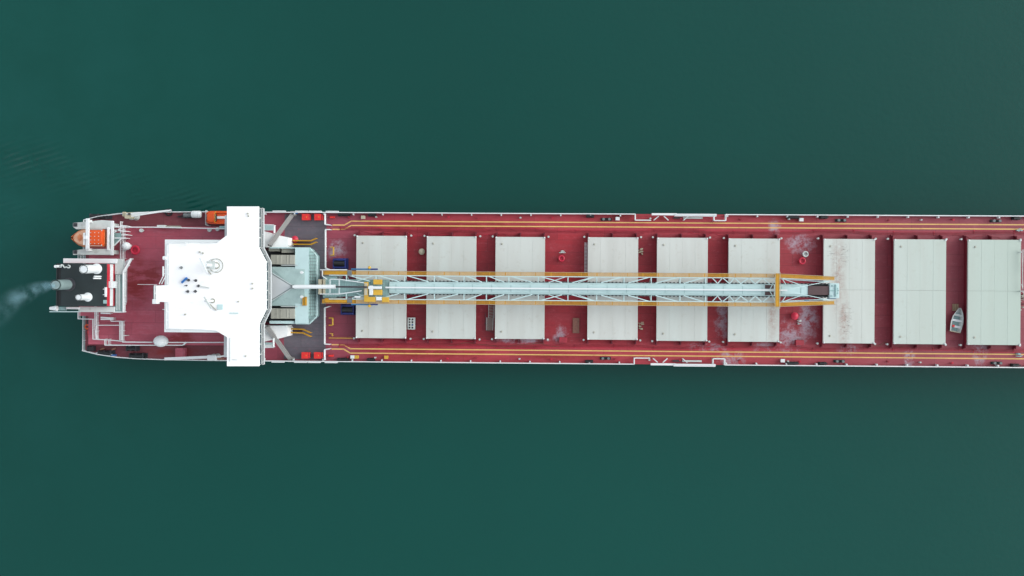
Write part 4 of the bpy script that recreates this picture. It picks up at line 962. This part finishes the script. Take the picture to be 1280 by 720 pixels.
for i, (a_, b_) in enumerate(zip(zz_[:-1], zz_[1:])):
    for s in (1, -1):
        ya_, yb_ = (yin, yu) if i % 2 else (yu, yin)
        if i == 9: ya_, yb_ = (.05, yu)
        m.bar((WX(a_, ZB), YC + s * ya_, ZB), (WX(b_, ZB), YC + s * yb_, ZB), .12)
m.build('lattice', 'cyan', boom)
for s in (1, -1):
    m = MB(); XK = WX(1005, ZB)
    m.bar((XB1 + .4, YC + s * yu, ZB + .1), (WX(1002, ZB), YC + s * .75, ZB + .1), .1); m.bar((WX(984, ZB), YC + s * .15, ZB + 1.05), (WX(1037, ZB), YC + s * (yu - .35), ZB + .3), .09); m.bar((WX(977, ZB), YC + s * yu, ZB + .1), (WX(982, ZB), YC + s * .9, ZB + .1), .1)
    m.bar((XB1 + .5, YC + s * (yu - .15), ZB - .3), (XT - 1, YC + s * (yu - .5), ZB - .3), .12)
    m.build('head_stay', 'cyan', boom)
# belt, rollers, cover with ridge pipe
XC0, XC1 = WX(486, ZB), WX(1011, ZB)
m = MB(); m.box(XC0, YC - .98, 10.3, XT, YC + .98, 10.5); m.build('conveyor_belt', 'black', boom)
for s in (1, -1):
    pts = [(XC0, YC + s * .9)]; x = XC0
    while x < XT - .6:
        pts += [(x, YC + s * .95), (x, YC + s * 1.10), (x + .24, YC + s * 1.10), (x + .24, YC + s * .95)]; x += .58
    pts += [(x, YC + s * .95), (x, YC + s * .9)]
    m = MB(); m.prism(pts[1:-1] + [pts[-1], pts[0]], 10.505, 10.78); m.build('belt_roller', 'darkgrey', boom)
m = MB(); hw = .90
m.loft([[Vector((x, YC + a_, z_)) for a_, z_ in ((-hw, 10.55), (hw, 10.55), (hw, 10.9), (hw * .6, 11.12), (-hw * .6, 11.12), (-hw, 10.9))] for x in (XC1, XC0)]); m.build('conveyor_cover', 'cyan', boom, bevel=.03)
m = MB(); x = XC0 + 1
while x < XC1: m.box(x, YC - hw * .62, 11.12, x + .06, YC + hw * .62, 11.15); x += 2.9
m.build('cover_joint', 'cyandark', boom)
m = MB(); m.bar((XC0 - .5, YC, ZB + .02), (WX(984, ZB), YC, ZB + .02), .22, .3); m.build('ridge_pipe', 'white', boom)
for py in (-.5, .5):
    m = MB(); m.box(WX(957, ZB), YC + py - .28, 11.13, WX(968, ZB), YC + py + .28, 11.17); m.build('inspection_opening', 'brown', boom)
# yellow end frame
m = MB(); x = WX(971.5, ZB + .6)
m.box(x - .24, YC - YW - .1, ZB + .35, x + .3, YC + YW + .1, ZB + .75)
for s in (1, -1): m.box(x - .3, YC + s * (YW - .25) - .2, ZB, x + .3, YC + s * (YW - .25) + .2, ZB + .35)
m.build('end_frame', 'yellow', boom, bevel=.04)
m = MB()
for dx in (-.36, .36): m.bar((x + dx, YC - YW - .3, ZB + .8), (x + dx, YC + YW + .3, ZB + .8), .07)
m.bar((x - .4, YC - YW - .3, ZB + .8), (x + .4, YC - YW - .3, ZB + .8), .07); m.build('frame_rail', 'cream', boom)
# boom head
m = MB(); m.box(WX(1011, ZB), YC - .66, 11.05, WX(1037, ZB), YC + .66, 11.2); m.build('head_opening', 'brown', boom)
m = MB(); m.box(WX(1037.3, ZB), YC - 1.15, 10.0, WX(1049.5, ZB), YC + 1.1, 11.35); m.build('head_housing', 'cyan', boom, bevel=.06)
m = MB(); m.tube((WX(1045, ZB), YC - .9, 11.4), (WX(1045, ZB), YC + .9, 11.4), .15); m.box(WX(1038, ZB), YC - .1, 11.35, WX(1049, ZB), YC + .1, 11.45)
for a_, b_ in ((-.8, 1040), (.7, 1041), (.3, 1047), (-.4, 1047)): m.lathe((WX(b_, ZB), YC + a_, 11.35), [(.14, 0), (.14, .12), (.07, .14)], 10)
m.build('head_pulley', 'cyandark', boom)
m = MB(); m.box(WX(1037, ZB), YC - 1.25, 10.3, WX(1047, ZB), YC - 1.16, 10.9); m.box(WX(1006, ZB), YC - YW + .85, 10.9, WX(1012, ZB), YC - YW + .95, 11.3); m.build('side_plate', 'bluepipe', boom)
# boom foot
m = MB(); m.pbox(406, 349, 486, 371, 10.6, 10.8)
for px in range(410, 484, 3): m.pbox(px, 349.5, px + .6, 370.5, 10.8, 10.86)
for py in (353, 363.5, 367): m.pbox(407, py, 451, py + .5, 10.8, 10.88)
m.build('foot_platform', 'cyandark', boom)
m = MB()
for a_, b_ in (((412.5, 349), (412.5, 366)), ((412.5, 349), (424, 349)), ((424, 349), (424, 367)), ((400, 367.5), (424, 367.5)), ((424, 349), (455, 353.5)), ((424, 367.5), (452, 363.5)), ((400, 337.2), (434, 337.2)), ((403, 337), (403, 345)), ((403, 345), (409, 349))): m.bar(V(*a_, ZB + .5), V(*b_, ZB + .5), .12)
m.build('foot_frame', 'white', boom)
m = MB()
for box_ in ((455, 352.5, 460, 372), (466.5, 349.3, 477.5, 355.7), (466.5, 362, 477.5, 369), (455, 371, 469, 377.5), (477.5, 371.5, 486, 378)): m.pbox(*box_, ZB + .05, ZB + .5)
m.build('pivot_bracket', 'yellowpale', boom, bevel=.05)
m = MB(); m.pbox(455.5, 354, 459, 369, ZB + .5, ZB + .6); m.pbox(398, 349, 401.5, 368, 9.5, ZB + .2); m.pbox(403.5, 349, 405.5, 368, 9.5, ZB); m.build('pivot_plate', 'cream', boom)
m = MB(); m.pbox(461.5, 357, 466, 369, ZB + .3, ZB + .65); m.pbox(460, 357.8, 477, 361.2, ZB + .52, ZB + .72); m.pbox(443, 370, 450, 372.3, ZB, ZB + .3); m.pbox(470, 371, 477, 375.5, ZB + .3, ZB + .52); m.build('ram_clevis', 'white', boom, bevel=.04)
m = MB(); m.pbox(434.3, 337.6, 439.6, 344.8, ZB + .006, ZB + .1); m.pbox(434, 371.8, 440, 378.5, ZB + .006, ZB + .1); m.build('grey_step_plate', 'grey', boom)
for py in (336.4, 380.4):
    m = MB(); m.tube(V(439, py, ZB), V(472, py + .2, ZB), .12, n=10); m.build('blue_pipe', 'bluepipe', boom)
    m = MB(); m.pbox(464, py - .9, 472, py + 1, ZB - .1, ZB + .2); m.build('pipe_motor', 'blue', boom)
    dyy = -2 if py < 360 else 2; m = MB(); m.lathe((*W(461.5, py + dyy, ZB + .3), ZB - .1), [(.22, 0), (.22, .3), (.14, .4)], 12); m.tube(V(461.5, py + dyy, ZB), V(461.5, py, ZB), .07); m.build('beacon', 'yellowpale', boom)
# pedestal carrying boom foot
m = MB(); m.box(WX(404, 9), YC - 2.0, 6.006, WX(424, 9), YC + 2.0, 9.2); m.build('boom_pedestal', 'grey', ship)
m = MB(); m.box(WX(404, 9) + .3, YC - 1.6, 9.2, WX(424, 9) - .3, YC + 1.6, 10.6); m.build('slew_column', 'cyandark', boom)
for px in (660, 900):      # rests standing between the hatches
    x = WX({660: 708, 900: 897}[px], 9); m = MB()
    for s in (1, -1): m.box(x - .2, YC + s * 1.2 - .15, 6.0, x + .2, YC + s * 1.2 + .15, 9.0)
    m.box(x - .25, YC - 1.5, 9.0, x + .25, YC + 1.5, 9.19); m.build('boom_rest', 'redgear', ship)
# hydraulic ram
ra = V(366, 358.4, ZT + 1.9); rb_ = V(419.5, 358.4, 12.9); rc = V(459, 358.8, 12.3)
m = MB(); m.tube(ra, rb_, .3, n=18); m.tube(rb_ - (rb_ - ra) * .02, rb_, .34, n=18); m.build('ram_cylinder', 'white', boom, smooth=True)
m = MB(); m.tube(rb_, rc, .14, n=12); m.build('ram_rod', 'darkgrey', boom, smooth=True)
m = MB(); m.box(ra.x - .25, ra.y - .3, ZT + .4, ra.x + .25, ra.y + .3, ZT + 2.1); m.build('ram_anchor', 'grey', tw)

# ------------------------------------------------------------------ exhaust smoke
sm = bpy.data.materials.new('exhaust_smoke_volume'); sm.use_nodes = True; nt = sm.node_tree
nt.nodes.remove(nt.nodes['Principled BSDF']); out = nt.nodes['Material Output']
pv = N(nt, 'ShaderNodeVolumePrincipled'); pv.inputs['Color'].default_value = (.50, .82, .95, 1); pv.inputs['Anisotropy'].default_value = .1
tc = N(nt, 'ShaderNodeTexCoord'); s3 = N(nt, 'ShaderNodeSeparateXYZ'); nt.links.new(tc.outputs['Object'], s3.inputs[0])
x_ = math_(nt, 'MULTIPLY', s3.outputs[0], -1.0)
nzz = N(nt, 'ShaderNodeTexNoise'); nzz.inputs['Scale'].default_value = .38; nzz.inputs['Detail'].default_value = 4; nzz.inputs['Roughness'].default_value = .6; nt.links.new(tc.outputs['Object'], nzz.inputs['Vector'])
ns2 = N(nt, 'ShaderNodeTexNoise'); ns2.inputs['Scale'].default_value = .16; nt.links.new(tc.outputs['Object'], ns2.inputs['Vector'])
wob = math_(nt, 'MULTIPLY', math_(nt, 'SUBTRACT', ns2.outputs[0], .5), math_(nt, 'MULTIPLY', x_, .28))
yc3 = math_(nt, 'MULTIPLY', math_(nt, 'POWER', x_, 1.6), -.14)
dy_ = math_(nt, 'ADD', math_(nt, 'SUBTRACT', s3.outputs[1], yc3), wob)
rad = math_(nt, 'ADD', math_(nt, 'MULTIPLY', x_, .30), .62)
d2 = math_(nt, 'SQRT', math_(nt, 'ADD', math_(nt, 'POWER', math_(nt, 'ABSOLUTE', dy_), 2.0), math_(nt, 'POWER', math_(nt, 'ABSOLUTE', s3.outputs[2]), 2.0)))
q_ = math_(nt, 'DIVIDE', d2, rad)
den = math_(nt, 'POWER', ramp(nt, q_, .0, 1.0, 1, 0), 2.0)
den = math_(nt, 'MULTIPLY', math_(nt, 'MULTIPLY', den, ramp(nt, nzz.outputs[0], .40, .66)), math_(nt, 'DIVIDE', .62, math_(nt, 'ADD', rad, .1)))
den = math_(nt, 'MULTIPLY', den, ramp(nt, x_, 0, 8, 4.0, .5))
nt.links.new(den, pv.inputs['Density']); nt.links.new(pv.outputs[0], out.inputs['Volume'])
o = MB(); o.loft([[Vector((-d, -.14 * d ** 1.6 + math.cos(t_ * math.pi / 6) * r_, math.sin(t_ * math.pi / 6) * r_)) for t_ in range(12)] for d, r_ in ((0, .8), (3, 2.2), (6, 3.6), (9, 4.9), (12, 6.2))][::-1])
o.v = [v + tip + Vector((-.05, 0, .1)) for v in o.v]
so = o.build('exhaust_smoke', sm, at=tip + Vector((-.05, 0, .1))); so['kind'] = 'stuff'; so['label'] = 'thin pale blue smoke drifting from the funnel'

# ------------------------------------------------------------------ light
wd_ = bpy.data.worlds.new('World'); scene.world = wd_; wd_.use_nodes = True; nt = wd_.node_tree
sky = nt.nodes.new('ShaderNodeTexSky'); sky.sky_type = 'NISHITA'; sky.sun_disc = False
EL, AZ = R(32), R(12)                    # sun high, off to the right and slightly up the picture
sky.sun_elevation = EL; sky.sun_rotation = math.pi / 2 - AZ; sky.air_density = 1.0; sky.dust_density = 1.5; sky.ozone_density = 1.0
hs = nt.nodes.new('ShaderNodeHueSaturation'); hs.inputs['Saturation'].default_value = .22      # thin overcast greys the blue
nt.links.new(sky.outputs[0], hs.inputs['Color']); nt.links.new(hs.outputs[0], nt.nodes['Background'].inputs['Color']); nt.nodes['Background'].inputs['Strength'].default_value = .15
sl = bpy.data.lights.new('sun', 'SUN'); sl.energy = .5; sl.angle = R(38); sl.color = (1, .95, .86)
so_ = bpy.data.objects.new('sun', sl); COL.objects.link(so_)
so_.rotation_euler = Vector((math.cos(EL) * math.cos(AZ), math.cos(EL) * math.sin(AZ), math.sin(EL))).to_track_quat('Z', 'Y').to_euler()
scene.view_settings.view_transform = 'Standard'; scene.view_settings.look = 'None'; scene.view_settings.gamma = 1
scene.view_settings.exposure = 1.1
scene.cycles.max_bounces = 6; scene.cycles.volume_bounces = 1; scene.cycles.volume_step_rate = 1
scene.cycles.use_denoising = True
